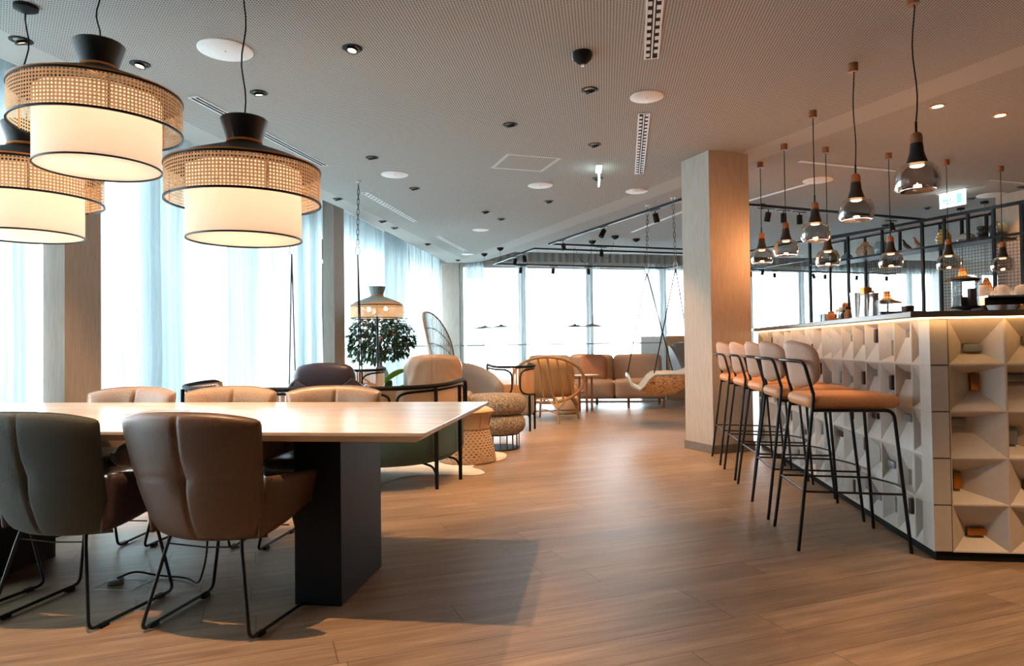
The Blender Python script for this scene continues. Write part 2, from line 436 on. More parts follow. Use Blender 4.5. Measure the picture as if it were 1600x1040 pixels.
def thing(name, label, cat, loc=(0, 0, 0), rz=0, group=None):
    o = bpy.data.objects.new(name, None); C.objects.link(o); o.location = loc; o.rotation_euler = (0, 0, rz); o.empty_display_size = .1
    return tag(o, label, cat, group)
KIDS = {}
def kids(o):
    return [c for c in bpy.data.objects if c.parent == o]
def copy_tree(o, parent=None):
    c = o.copy(); C.objects.link(c); c.parent = parent
    for ch in kids(o): copy_tree(ch, c)
    return c
def struct(mb, name, mat, smooth=0, bevel=0): return tag(mb.build(name, mat, None, smooth, bevel), kind='structure')
def light(kind, name, loc, energy, col, parent=None, **kw):
    d = bpy.data.lights.new(name, kind); d.energy = energy; d.color = lin(col)[:3]
    for k, v in kw.items(): setattr(d, k, v)
    o = bpy.data.objects.new(name, d); C.objects.link(o); o.location = loc
    if parent is not None: o.parent = parent
    return o
def arc(c, r, a0, a1, n, ax='xy'):
    out = []
    for i in range(n+1):
        a = a0+(a1-a0)*i/n; p, q = r*cos(a), r*sin(a)
        out.append({'xy': (c[0]+p, c[1]+q, c[2]), 'xz': (c[0]+p, c[1], c[2]+q), 'yz': (c[0], c[1]+p, c[2]+q)}[ax])
    return out
def fillet(pts, r, n=5):
    """round the corners of a polyline"""
    P = [Vector(p) for p in pts]; out = [P[0]]
    for i in range(1, len(P)-1):
        a, b, c = P[i-1], P[i], P[i+1]; rr = min(r, (a-b).length*.45, (c-b).length*.45)
        p0 = b+(a-b).normalized()*rr; p1 = b+(c-b).normalized()*rr
        for k in range(n+1):
            t = k/n; out.append((1-t)**2*p0+2*t*(1-t)*b+t*t*p1)
    return out+[P[-1]]
CZ = 3.03     # height of the perforated ceiling
WARM = '#ffc891'
M['rattan_grey'] = simple('weathered_grey_cane', '#8d8983', .6, 0, .15, 30, stretch=(1, 1, 4))
M['cap_grey'] = simple('sage_grey_lamp_cap', '#707a78', .6, 0, .08, 30)
M['autumn_leaf'] = simple('orange_brown_leaf', '#c77a3c', .6, 0, .2, 20)
M['boucle_light'] = simple('pale_boucle', '#c8b093', .95, 0, .15, 150, .6)
M['fabric_grey_warm'] = simple('warm_grey_upholstery', '#77706a', .9, 0, .12, 160, .3)
# ================================================================ SETTING
b = MB(); b.bbox((-4.7, -4, -.1), (12.2, 23, 0)); struct(b, 'floor', 'floor')
LD = Vector((.9293, .3693, 0)); LN = Vector((-.3693, .9293, 0))      # direction of the far window wall and its normal
def Lp(p, s, n=0): return (p[0]+LD.x*s+LN.x*n, p[1]+LD.y*s+LN.y*n)
c0 = (-1.8, 13.9); m0 = (-3.3, 15.5)
b = MB(); b.prism([(-3.98, -4), (-3.9, 4), (-3.57, 9), (-3.57, 15.4), (-2.85, 15.45), c0, Lp(c0, 15), (12.14, -4)], CZ, CZ+.36); struct(b, 'ceiling', 'ceiling')
b = MB(); b.bbox((-4.8, -4.1, CZ+.38), (12.3, 23, CZ+.5)); struct(b, 'ceiling.001', 'ceiling_plain')
b = MB(); b.bbox((12.15, -4, 0), (12.3, 23, CZ+.4)); struct(b, 'wall_right', 'column')
b = MB(); b.bbox((-4.8, -4.15, 0), (12.3, -4, CZ+.4)); struct(b, 'wall_back', 'plinth')
# left glazing: low upstand, lintel, mullions and panes
b = MB(); b.bbox((-4.72, -4, 2.98), (-4.56, 15.9, CZ+.4)); b.bbox((-4.7, -4, 0), (-4.58, 15.9, .1)); b.bbox((-4.72, -4, .1), (-4.56, .8, 2.98)); struct(b, 'wall_left', 'wall_white')
ys = [.8, 3.1, 5.0, 6.35, 7.7, 10.1, 11.7, 13.4, 15.9]
for i in range(len(ys)-1):
    y0, y1 = ys[i], ys[i+1]; nm = 'window_%d' % (i+1)
    b = MB(); w = .035
    b.bbox((-4.68, y0, .1), (-4.6, y0+w, 2.98)); b.bbox((-4.68, y1-w, .1), (-4.6, y1, 2.98))
    b.bbox((-4.68, y0+w, .1), (-4.6, y1-w, .15)); b.bbox((-4.68, y0+w, 2.93), (-4.6, y1-w, 2.98)); b.bbox((-4.67, y0+w, 2.52), (-4.61, y1-w, 2.57))
    fr = struct(b, nm, 'white_metal')
    p = MB(); p.bbox((-4.645, y0+w, .15), (-4.635, y1-w, 2.93)); p.build('pane', 'glass', fr, 0)
# far glazing
T_L = Matrix((LD, LN, (0, 0, 1))).transposed()
def lbox(b, s0, s1, n0, n1, z0, z1):
    c = Lp(m0, (s0+s1)/2, (n0+n1)/2); b.box((c[0], c[1], (z0+z1)/2), (s1-s0, abs(n1-n0), z1-z0), 0, T_L)
b = MB(); lbox(b, -.6, 17, -.02, .16, 3.0, CZ+.4); lbox(b, -.6, 17, 0, .12, 0, .1); struct(b, 'wall_far', 'wall_paint')
ss = [0, 1.5, 3.2, 5.15, 7.6, 9.15, 11.2, 12.6, 15.0, 16.9]
for i in range(len(ss)-1):
    s0, s1 = ss[i], ss[i+1]; b = MB(); w = .09
    lbox(b, s0, s0+w, .02, .1, .1, 3.0); lbox(b, s1-w, s1, .02, .1, .1, 3.0); lbox(b, s0+w, s1-w, .02, .1, .1, .16); lbox(b, s0+w, s1-w, .02, .1, 2.94, 3.0)
    fr = struct(b, 'window_%d' % (i+11), 'white_metal'); p = MB(); lbox(p, s0+w, s1-w, .055, .065, .16, 2.94); p.build('pane', 'glass', fr, 0)
b = MB(); b.bbox((-4.7, 15.75, 0), (-3.3, 15.9, CZ+.4)); struct(b, 'wall_corner', 'column')
b = MB(); lbox(b, 13.3, 14.1, -.25, .02, 0, CZ+.36); struct(b, 'wall_far_pier', 'wall_paint')
# clad pillars on the window side
for nm, x0, x1, y0, y1 in (('pillar', -4.13, -3.95, 4.555, 4.925), ('pillar.001', -4.1, -3.93, 9.6, 10.0), ('pillar.002', -3.72, -3.3, 15.42, 15.72)):
    b = MB(); b.bbox((x0, y0, 0), (x1, y1, CZ+.36)); struct(b, nm, 'column')
# free-standing column by the bar
cp = [(1.06, 7.0), (.84, 7.4), (1.2, 7.6), (1.5, 7.25)]
b = MB(); b.prism([(1.06, 7.0), (.838, 7.4), (1.27, 7.64), (1.492, 7.24)], 0, CZ); struct(b, 'column', 'column')
b = MB(); b.prism([(1.057, 6.985), (.822, 7.405), (1.275, 7.656), (1.51, 7.235)], 0, .085); struct(b, 'trim_1', 'plinth')
# wood-clad wall behind the shelving at the far right
fd = Vector((.479, -.878, 0)); fn = Vector((.878, .479, 0)); fo = Vector((3.47, 12.1, 0))
def Fp(s, n=0, z=0): q = fo+fd*s+fn*n; return (q.x, q.y, z)
T_F = Matrix((fd, fn, (0, 0, 1))).transposed()
def fbox(b, s0, s1, n0, n1, z0, z1):
    q = Fp((s0+s1)/2, (n0+n1)/2, (z0+z1)/2); b.box(q, (abs(s1-s0), abs(n1-n0), abs(z1-z0)), 0, T_F)
b = MB(); fbox(b, 2.76, 9.2, .5, .62, 0, CZ); struct(b, 'wall_bar', 'column')
# outside
b = MB(); b.bbox((-300, -300, -14.2), (300, 400, -14)); struct(b, 'ground', 'ground')
# world: bright overcast sky
W = bpy.data.worlds.new('overcast_sky'); S.world = W; W.use_nodes = True; nt = W.node_tree; nt.nodes.clear()
ow = nt.nodes.new('ShaderNodeOutputWorld'); bg = nt.nodes.new('ShaderNodeBackground'); tc = nt.nodes.new('ShaderNodeTexCoord'); sp = nt.nodes.new('ShaderNodeSeparateXYZ'); cr = nt.nodes.new('ShaderNodeValToRGB')
nt.links.new(tc.outputs['Generated'], sp.inputs[0]); nt.links.new(sp.outputs[2], cr.inputs[0])
cr.color_ramp.elements[0].position = 0; cr.color_ramp.elements[0].color = (.87, .955, 1, 1); cr.color_ramp.elements[1].position = .5; cr.color_ramp.elements[1].color = (.72, .89, 1, 1)
nt.links.new(cr.outputs[0], bg.inputs[0]); bg.inputs[1].default_value = SKY; nt.links.new(bg.outputs[0], ow.inputs[0])
# portals in the glazing help the sampler find the sky
def portal(name, loc, rot, sx, sy):
    d = bpy.data.lights.new(name, 'AREA'); d.shape = 'RECTANGLE'; d.size = sx; d.size_y = sy; d.cycles.is_portal = True
    o = bpy.data.objects.new(name, d); C.objects.link(o); o.location = loc; o.rotation_euler = rot
portal('sky_portal_left', (-4.8, 8.35, 1.55), (pi/2, 0, -pi/2), 15.1, 2.9)
pc = Lp(m0, 8.4, .25); portal('sky_portal_far', (pc[0], pc[1], 1.55), (pi/2, 0, pi+math.atan2(LD.y, LD.x)), 16.8, 2.9)

# ---------------------------------------------------------------- sheer curtains
def curtain(label, pa, pb, amp, per, mat, z1=CZ+.3, group='sheer curtains', ph=0, amp2=.0):
    pa = Vector((*pa, 0)); pb = Vector((*pb, 0)); L_ = (pb-pa).length; d = (pb-pa)/L_; n_ = Vector((-d.y, d.x, 0))
    nu = max(12, int(L_/per*10)); b = MB(off=((pa+pb)/2)[:])
    rnd = random.Random(int(L_*1000)+int(pa.y*77)); k1, k2 = rnd.uniform(.3, .6), rnd.uniform(0, 6)
    def fn_(u, v):
        s = u*L_; z = .02+v*(z1-.02)
        w = sin(2*pi*s/per+ph+1.3*sin(2*pi*s/(per*3.7)+k2))
        a = amp*(1-.25*v)+amp2*sin(2*pi*s/(per*5)+k1)
        p = pa+d*s+n_*(a*w+.015*sin(3*z+s*5)*(1-v)); return (p.x, p.y, z)
    b.grid(fn_, nu, 6)
    return tag(b.build('sheer_curtain', mat, None, 180), label, 'curtain', group)
curtain('sheer white curtain hanging left of the first window-side pillar, behind the nearest lamp', (-4.3, 1.0), (-4.3, 4.5), .035, .16, 'sheer')
curtain('gathered pale blue curtain stack beside the first window-side pillar', (-4.18, 4.05), (-4.17, 4.5), .045, .075, 'sheer_dense')
curtain('sheer white curtain covering the window just right of the first pillar', (-4.3, 4.95), (-4.3, 7.3), .03, .3, 'sheer')
curtain('gathered pale blue curtain stack between the two left table lamps', (-4.2, 5.72), (-4.18, 6.3), .05, .09, 'sheer_dense')
curtain('sheer white curtain behind the rightmost table lamp', (-4.27, 7.25), (-4.27, 9.55), .035, .22, 'sheer', ph=1)
curtain('narrow gathered curtain fold in the middle of the left window wall', (-4.18, 7.2), (-4.18, 7.8), .04, .12, 'sheer_dense')
curtain('gathered pale blue curtain stack beside the second window-side pillar', (-4.2, 9.0), (-4.15, 9.6), .05, .085, 'sheer_dense')
curtain('sheer white curtain behind the tree, right of the second pillar', (-4.2, 10.05), (-4.2, 13.0), .05, .16, 'sheer')
curtain('sheer white curtain beside the corner pillar and the high-backed wire chair', (-4.15, 13.05), (-3.72, 15.35), .05, .14, 'sheer')
curtain('gathered dense curtain fold behind the tree crown', (-3.99, 12.2), (-3.98, 13.4), .05, .1, 'sheer_dense')
g = 'sheer curtains on the far window wall'
a_, b_ = Lp(m0, .12, -.12), Lp(m0, .55, -.12); curtain('gathered sheer curtain at the left end of the far window wall', a_, b_, .05, .08, 'sheer_dense', 3.3, g)
a_, b_ = Lp(m0, 1.3, -.12), Lp(m0, 1.62, -.12); curtain('narrow sheer curtain fold above the left pair of disc lamps', a_, b_, .03, .1, 'sheer', 3.3, g)
a_, b_ = Lp(m0, 3.05, -.12), Lp(m0, 3.4, -.12); curtain('narrow sheer curtain fold behind the right pair of disc lamps', a_, b_, .03, .1, 'sheer', 3.3, g)
a_, b_ = Lp(m0, 4.6, -.12), Lp(m0, 6.6, -.12); curtain('sheer curtain behind the ropes of the hanging seat, beside the column', a_, b_, .05, .16, 'sheer', 3.3, g)
a_, b_ = Lp(m0, 7.5, -.12), Lp(m0, 8.0, -.12); curtain('narrow sheer curtain fold just right of the column', a_, b_, .03, .12, 'sheer', 3.3, g)
a_, b_ = Lp(m0, 9.05, -.12), Lp(m0, 11.2, -.12); curtain('sheer curtain behind the left end of the shelving, above the glasses', a_, b_, .05, .2, 'sheer', 3.3, g)
a_, b_ = Lp(m0, 12.4, -.12), Lp(m0, 13.2, -.12); curtain('gathered sheer curtain behind the woven lamp by the pale pier', a_, b_, .05, .12, 'sheer', 3.3, g)
# pleated curtain heading visible above the glass, its shade given as grey cloth
b = MB(off=(*Lp(m0, 7, -.3), 3.2))
def fn_(u, v):
    s = .3+u*13; q = Lp(m0, s, -.3+.03*sin(2*pi*s/.18)); return (q[0], q[1], 3.06+v*.33)
b.grid(fn_, 520, 1); tag(b.build('curtain_pelmet', 'grey_cloth', None, 180), 'pleated curtain pelmet running above the far window wall, its shade painted grey', 'pelmet')

# ================================================================ COMMUNAL TABLE
TZ = .775
t = thing('communal_table', 'long light oak table on dark slab legs with grey and brown armchairs around it', 'table', (-2.28, 3.23, 0))
b = MB(off=(-2.28, 3.23, 0))
x0, x1, y0, y1 = -3.88, -.68, 2.52, 3.94
top = [(x0, y0), (x1, y0), (x1, y1), (x0, y1)]; ins = .045
low = [(x0+ins, y0+ins), (x1-ins, y0+ins), (x1-ins, y1-ins), (x0+ins, y1-ins)]
b.add([(x, y, TZ) for x, y in top]+[(x, y, TZ-.014) for x, y in top]+[(x, y, TZ-.042) for x, y in low],
      [(0, 1, 2, 3), (11, 10, 9, 8)]+[(4+i, 4+(i+1) % 4, (i+1) % 4, i) for i in range(4)]+[(8+i, 8+(i+1) % 4, 4+(i+1) % 4, 4+i) for i in range(4)])
b.build('tabletop', 'tabletop', t, 0, .002)
b = MB(off=(-2.28, 3.23, 0)); b.bbox((-2.42, 3.17, TZ), (-2.2, 3.178, TZ+.0012)); b.bbox((-2.42, 3.4, TZ), (-2.2, 3.408, TZ+.0012)); b.bbox((-2.42, 3.178, TZ), (-2.412, 3.4, TZ+.0012)); b.bbox((-2.208, 3.178, TZ), (-2.2, 3.4, TZ+.0012))
tag(b.build('cable_flap', 'plinth', t, 0), 'flush rectangular cable flap outline')
for xa, xb in ((-1.335, -1.125), (-3.2, -2.94)):
    b = MB(off=(-2.28, 3.23, 0)); b.bbox((xa, 2.8, 0), (xb, 3.33, TZ-.042)); b.build('leg', 'dark_blue', t, 0, .004)

# ================================================================ DINING ARMCHAIRS
def make_dining(label, mat, arm_mat, seat_mat, loc, rz, group):
    r = thing('dining_armchair', label, 'chair', loc, rz, group)
    # backrest: upright padded panel wrapped forward at both sides
    def bf(u, v):
        s = 2*u-1
        hw = .236+.060*v**.8; zt = .865-.035*abs(s)**3
        z = .36+(zt-.36)*v
        x = s*hw; y = -.27-.075*v+.085*s*s*(1-.2*v)+ .05*(1-v)**3*1.0
        n_ = Vector((s*.55, -1, .12)); return (x, y, z), n_
    def bt(u, v):
        s = 2*u-1; e = (1-abs(s)**7)**.5*(1-(2*v-1)**8)**.5
        g = 1-.42*math.exp(-(s/.03)**2)-.16*math.exp(-((v-.5)/.022)**2)-.5*math.exp(-((s)**2+(v-.5)**2*1.5)/.02); g2 = 1
        return (.006+.028*e*g*(.6+.4*g2), .006+.045*e*g)
    b = MB(); b.pad(bf, bt, 60, 40); bk = b.build('backrest', mat, r, 80)
    pipe = [bf(0, k/10)[0] for k in range(1, 11)]+[bf(k/20, 1)[0] for k in range(1, 20)]+[bf(1, 1-k/10)[0] for k in range(10)]
    b = MB(); b.tube(fillet(pipe, .02, 2), .0055, 6); b.build('piping', mat, bk, 60)
    for sd in (-1, 1):
        def af(u, v, sd=sd):   # u: rear -> front
            y = -.20+u*.46
            zt = .607-.03*u-.04*max(0, (u-.85)/.15)**2; zb = .375+.10*u**1.5+.06*max(0, (u-.88)/.12)**2
            z = zb+(zt-zb)*v; x = sd*(.235+.035*v+.035*sin(pi*min(1, u*1.1)*.5)-.02*u*u)
            return (x, y, z), (sd, -.15, 0)
        b = MB(); b.pad(af, lambda u, v: ((.006+.02*(1-(2*u-1)**6)**.5*(1-(2*v-1)**6)**.5), (.006+.028*(1-(2*u-1)**6)**.5*(1-(2*v-1)**6)**.5)), 14, 10); b.build('armrest', arm_mat, r, 80)
    b = MB(); b.rbox((0, .035, .455), (.43, .43, .10), .045, 5, bulge=.02); b.build('seat', seat_mat, r, 80)
    for sd in (-1, 1):
        pts = [(sd*.15, -.18, .40), (sd*.165, -.20, .33), (sd*.235, -.26, .012), (sd*.25, .20, .012), (sd*.17, .16, .40)]
        b = MB(); b.tube(fillet(pts, .035, 4), .0072, 8); fr = b.build('sled_frame', 'black_metal', r, 60)
        for yy in (-.19, .13):
            b = MB(); b.bbox((sd*.2375-.011, yy-.02, 0), (sd*.2375+.011, yy+.02, .016)); b.build('foot_glide', 'black_matt', fr, 0)
    b = MB(); b.tube([(-.168, -.195, .335), (0, -.19, .325), (.168, -.195, .335)], .0035, 6); b.tube([(-.18, .12, .34), (0, .1, .34), (.18, .12, .34)], .0035, 6)
    b.tube([(-.175, .14, .38), (.15, -.17, .36)], .0035, 6); b.tube([(.175, .14, .38), (-.15, -.17, .36)], .0035, 6); b.build('stretcher', 'black_metal', r, 60)
    return r
def mat_swap(root, mp):
    def rec(o):
        k = o.name.split('.')[0]
        if k in mp and o.type == 'MESH': o.data = o.data.copy(); o.data.materials[0] = M[mp[k]]
        for c in kids(o): rec(c)
    rec(root)
G1 = 'armchairs on the near side of the long table'; G2 = 'armchairs on the far side of the long table'
dc = make_dining('brown leather armchair with a tufted back, nearest the dark table leg', 'leather_brown', 'leather_brown', 'leather_black', (-1.55, 2.70, 0), -.075, G1)
d2 = copy_tree(dc); d2.location = (-2.225, 2.71, 0); d2.rotation_euler = (0, 0, -.07); d2['label'] = 'grey-green wool armchair with brown arms on the near side of the table'; mat_swap(d2, {'backrest': 'fabric_grey', 'armrest': 'leather_dark', 'piping': 'fabric_grey'})
d3 = copy_tree(dc); d3.location = (-2.885, 2.72, 0); d3['label'] = 'brown armchair cut by the left frame edge, only its arm and wire leg in view'
for x, lab, mp in ((-2.97, 'tan leather armchair across the table, behind the grey-green one', {'backrest': 'leather_tan', 'armrest': 'leather_brown', 'piping': 'leather_tan'}),
                   (-2.3, 'sandy boucle armchair across the table, between the two tan leather ones', {'backrest': 'boucle', 'armrest': 'leather_dark', 'piping': 'boucle'}),
                   (-1.63, 'tan leather armchair across the table, closest to the woven-back green sofa', {'backrest': 'leather_tan', 'armrest': 'leather_dark', 'piping': 'leather_tan'})):
    d = copy_tree(dc); d.location = (x, 3.70, 0); d.rotation_euler = (0, 0, pi+.03); d['label'] = lab; d['group'] = G2; mat_swap(d, mp)

# ================================================================ RATTAN TABLE LAMPS
def weave_ring(r, z0, z1, T=None): return [(r, z0), (r, z1)]
def make_shade(root, z, cord_top, drum=True, rc=.377, cap='lamp_black'):
    """z = underside of the shade; parts in root space"""
    zc = z+.19 if drum else z
    b = MB(); b.lathe([(rc, zc), (rc, zc+.17)], 96, (0, 0, 0), uv=True); band = b.build('cane_band', 'cane', root, 60)
    for zz in (zc, zc+.17): b = MB(); b.lathe([(rc-.005, zz-.005), (rc+.005, zz-.005), (rc+.005, zz+.005), (rc-.005, zz+.005), (rc-.005, zz-.005)], 72); b.build('rim', 'black_metal', band, 60)
    for k in range(6):
        a = k*pi/3+.25; b = MB(); b.tube([((rc-.006)*cos(a), (rc-.006)*sin(a), zc), ((rc-.006)*cos(a), (rc-.006)*sin(a), zc+.17)], .003, 6); b.build('strut', 'brass', band, 60)
    zt = zc+.172
    b = MB(); b.lathe([(rc, zt), (rc, zt+.006), (.30, zt+.045), (.20, zt+.085), (.095, zt+.125), (.083, zt+.135), (.086, zt+.15), (.118, zt+.255), (.112, zt+.262), (.0, zt+.25)], 64); cp_ = b.build('shade_cap', cap, root, 35)
    b = MB(); b.lathe([(.084, zt+.133), (.091, zt+.137), (.088, zt+.146), (.084, zt+.148)], 48); b.lathe([(rc+.001, zt+.004), (rc+.003, zt+.010), (rc-.012, zt+.016)], 72); b.build('orange_piping', 'orange_trim', cp_, 60)
    if drum:
        b = MB(); b.lathe([(.28, z), (.28, z+.355)], 72); d_ = b.build('drum_shade', 'drum', root, 60)
        b = MB(); b.disc((0, 0, z+.004), .278, 72); b.build('diffuser', 'drum', root, 0)
        for zz in (z, z+.355): b = MB(); b.lathe([(.276, zz-.004), (.284, zz-.004), (.284, zz+.004), (.276, zz+.004), (.276, zz-.004)], 72); b.build('rim', 'black_metal', d_, 60)
    return zt+.25
def table_lamp(label, loc, z, wig):
    r = thing('pendant_lamp', label, 'lamp', (loc[0], loc[1], z), 0, 'cane and linen lamps above the long table')
    top_ = make_shade(r, 0, 0)
    pts = [(wig*sin(k*.9)*.5*(1-k/12)*(k/3), 0, top_-.02+(CZ-z-top_+.0)*k/12) for k in range(13)]; pts[-1] = (0, 0, CZ-z-.02)
    b = MB(); b.tube(pts, .004, 6); b.build('cord', 'black_matt', r, 60)
    b = MB(); b.lathe([(0, CZ-z), (.06, CZ-z), (.06, CZ-z-.02), (.02, CZ-z-.04), (0, CZ-z-.04)], 32); b.build('ceiling_canopy', 'black_matt', r, 40)
    b = MB(); b.lathe([(0, .13), (.03, .14), (.042, .175), (.03, .21), (.016, .235), (.016, .27), (0, .27)], 20); b.build('bulb', 'bulb_warm', r, 60)
    light('POINT', 'lamp_light', (0, 0, .19), LAMP, '#ffe0c2', r, shadow_soft_size=.045)
    light('POINT', 'lamp_light', (0, 0, .40), LAMP*.5, '#ffe0c2', r, shadow_soft_size=.04)
    return r
table_lamp('largest cane and white linen lamp, second from the left above the table', (-2.48, 3.08), 2.01, .03)
table_lamp('lowest cane and linen lamp, cut off by the left frame edge', (-3.17, 3.38), 1.742, .05)
table_lamp('cane and linen lamp hanging rightmost above the table, in front of the windows', (-1.83, 3.3), 1.665, .03)

# ================================================================ BAR
BX, BY0, BY1, BXE = 1.62, 3.68, 7.55, 4.6
bar = thing('bar_counter', 'long bar front of white faceted tiles with small brass insets and a dark plinth', 'bar', (2.0, 4.2, 0))
OFF = (2.0, 4.2, 0)
def tiles(b, ins, origin, du, dn, ncol, pitch, flip, special=None):
    """rows of recessed pyramid tiles; du along, dn inward normal"""
    o = Vector(origin); du = Vector(du); dn = Vector(dn); up = Vector((0, 0, 1)); rnd = random.Random(5 if flip else 9)
    ph_ = .2325; fr_ = .007; dep = .05 if flip else .08
    for i in range(ncol):
        for j in range(5):
            A = o+du*(i*pitch)+up*(j*ph_)
            def P(a, h, d): return A+du*a+up*h+dn*d
            out = [(0, 0), (pitch, 0), (pitch, ph_), (0, ph_)]; inn = [(fr_, fr_), (pitch-fr_, fr_), (pitch-fr_, ph_-fr_), (fr_, ph_-fr_)]
            kind = rnd.choice('hv'); cx = rnd.uniform(.25, .75)*pitch; cz = rnd.uniform(.28, .72)*ph_
            if flip: cx = rnd.uniform(.6, .8)*pitch
            if special and (i, j) in special: kind, fx, fz = special[(i, j)]; cx = fx*pitch; cz = fz*ph_
            w, h = (.045, .022) if kind == 'h' else (.022, .045)
            nic = [(cx-w, cz-h), (cx+w, cz-h), (cx+w, cz+h), (cx-w, cz+h)]
            v = [P(*q, 0) for q in out]+[P(*q, .002) for q in inn]+[P(*q, dep) for q in nic]+[P(*q, dep+.02) for q in nic]
            fs = []
            for k in range(4):
                l = (k+1) % 4
                fs += [(k, l, 4+l, 4+k), (4+k, 4+l, 8+l, 8+k), (8+k, 8+l, 12+l, 12+k)]
            fs.append((12, 13, 14, 15))
            if flip: fs = [f[::-1] for f in fs]
            b.add(v, fs)
            ins.append((P(cx, cz, dep-(.024 if flip else .026)), w, h, kind, j, i))
    return
b = MB(off=OFF); ins1 = []; tiles(b, ins1, (BX, BY0+.0, .045), (0, 1, 0), (1, 0, 0), 18, .2151, True); b.build('long_tile_front', 'tile', bar, 20)
b = MB(off=OFF); ins2 = []
sp_ = {(0, 4): ('h', .55, .36), (0, 3): ('v', .57, .62), (0, 2): ('h', .24, .74), (0, 1): ('v', .22, .48), (0, 0): ('h', .53, .38), (1, 3): ('h', .3, .7), (1, 2): ('v', .22, .45), (1, 1): ('h', .55, .42), (1, 4): ('h', .6, .5), (1, 0): ('v', .6, .5)}
tiles(b, ins2, (BX+.085, BY0, .045), (1, 0, 0), (0, 1, 0), 11, .2635, False, sp_)
for j in range(5): b.bbox((BX, BY0, .045+j*.2325+.003), (BX+.082, BY0+.12, .045+(j+1)*.2325-.003))
b.build('end_tile_front', 'tile', bar, 20)
for n_, (lst, dn) in enumerate(((ins1, 'x'), (ins2, 'y'))):
    for (p, w, h, kind, j, i) in lst:
        if n_ == 0 and ((i+j) % 2 == 0 or (j == 4 and i % 3)): continue
        if n_ == 1 and i > 2: continue
        b = MB(off=OFF)
        if dn == 'x': b.rbox((p.x+.012, p.y, p.z), (.016, 2*w-.006, 2*h-.006), .004, 2)
        else: b.rbox((p.x, p.y+.012, p.z), (2*w-.006, .016, 2*h-.006), .004, 2)
        mt = 'brass' if (i*3+j*5) % 3 != 1 else 'grey_metal'
        if n_ == 0: mt = 'bronze' if (i+j) % 3 else 'grey_metal'
        if n_ == 1: mt = {(0, 0): 'brass', (0, 1): 'brass', (0, 3): 'brass', (1, 1): 'brass'}.get((i, j), 'grey_metal')
        b.build('inset', mt, bar, 40)
b = MB(off=OFF)
b.prism([(BX+.012, BY0+.012), (BXE, BY0+.012), (BXE, BY0+.2), (BX+.25, BY0+.2), (BX+.25, BY1), (BX+.012, BY1)], 0, .045); b.build('plinth', 'black_matt', bar, 0)
b = MB(off=OFF); b.prism([(BX+.13, BY0+.13), (BXE, BY0+.13), (BXE, BY0+.55), (BX+.62, BY0+.55), (BX+.62, BY1), (BX+.13, BY1)], .045, 1.2075); b.build('carcass', 'slab', bar, 0)
b = MB(off=OFF); b.bbox((BX-.001, BY0, 1.2076), (BX+.6, BY1, 1.214)); b.bbox((BX+.6, BY0, 1.2076), (BXE, BY0+.55, 1.214)); b.build('top_board', 'tile', bar, 0)
b = MB(off=OFF); b.bbox((BX-.045, BY0-.03, 1.207), (BX-.03, BY1, 1.2138)); b.bbox((BX-.03, BY0-.045, 1.207), (BXE, BY0-.03, 1.2138)); tag(b.build('led_strip', 'led', bar, 0), 'glowing warm light strip under the counter edge')
ct = MB(off=(2.0, 4.2, 1.22)); ct.prism([(1.50, 3.6), (BXE, 3.6), (BXE, BY0+.62), (BX+.64, BY0+.62), (BX+.64, BY1+.02), (1.50, BY1+.02)], 1.2142, 1.244)
tag(ct.build('bar_countertop', 'slab', None, 0, .003), 'dark grey-brown countertop slab lying along the tiled bar', 'countertop')

# ---------------------------------------------------------------- bar stools
def make_stool():
    r = thing('bar_stool', '', 'stool', (0, 0, 0), 0, 'tan bar stools with black frames')
    b = MB(); b.rbox((.03, 0, .778), (.47, .42, .07), .034, 6, bulge=.012); b.build('seat', 'stool_tan', r, 80)
    def bf(u, v):
        s = 2*u-1; rr = max(.02, 1-abs(2*v-1)**3.6)**.36*(.93+.07*v)
        y = s*.21*rr; x = -.222+.085*(s*rr)**2-.035*(v-.5); return (x, y, .845+.265*v), (-1, s*.5, 0)
    b = MB(); b.pad(bf, lambda u, v: (lambda e: (.006+.018*e, .006+.016*e))((1-(2*u-1)**6)**.5*(1-(2*v-1)**6)**.5), 18, 12); b.build('backrest', 'stool_back', r, 80)
    for sd in (-1, 1):
        b = MB(); b.tube(fillet([(-.28, sd*.245, 0), (-.178, sd*.208, .80), (-.178, sd*.208, .83)], .02, 3), .0095, 8); b.build('leg', 'black_metal', r, 60)
        b = MB(); b.tube(fillet([(.28, sd*.245, 0), (.225, sd*.205, .735), (-.18, sd*.205, .735)], .045, 5), .0095, 8); b.build('leg', 'black_metal', r, 60)
    b = MB(); b.tube(fillet([(-.178, -.208, .82), (-.222, -.205, .995), (-.268, -.1, 1.0), (-.268, .1, 1.0), (-.222, .205, .995), (-.178, .208, .82)], .04, 5), .0095, 8); b.build('back_frame', 'black_metal', r, 60)
    b = MB()
    for sd in (-1, 1): b.tube([(-.24, sd*.233, .31), (.258, sd*.231, .30)], .0065, 6)
    b.tube([(.258, -.231, .30)]+[(.258+.07*sin(pi*k/10), -.231+.462*k/10, .30) for k in range(1, 10)]+[(.258, .231, .30)], .0065, 6); b.tube([(-.24, -.233, .31), (-.24, .233, .31)], .0065, 6)
    b.build('footrest', 'black_metal', r, 60)
    return r
st = make_stool()
sl = ['tan bar stool nearest the camera, fully in view before the tiled bar', 'tan bar stool second from the camera in the row at the bar', 'tan bar stool in the middle of the row of five',
      'tan bar stool fourth in the row, next to the one at the column', 'tan bar stool at the far end of the row, closest to the wood-clad column']
for k, (y, a) in enumerate(((4.035, .01), (4.68, -.01), (5.29, .015), (5.92, 0), (6.61, -.01))):
    o = st if k == 0 else copy_tree(st); o.location = (1.275 if k < 2 else 1.30, y, 0); o.rotation_euler = (0, 0, a); o['label'] = sl[k]

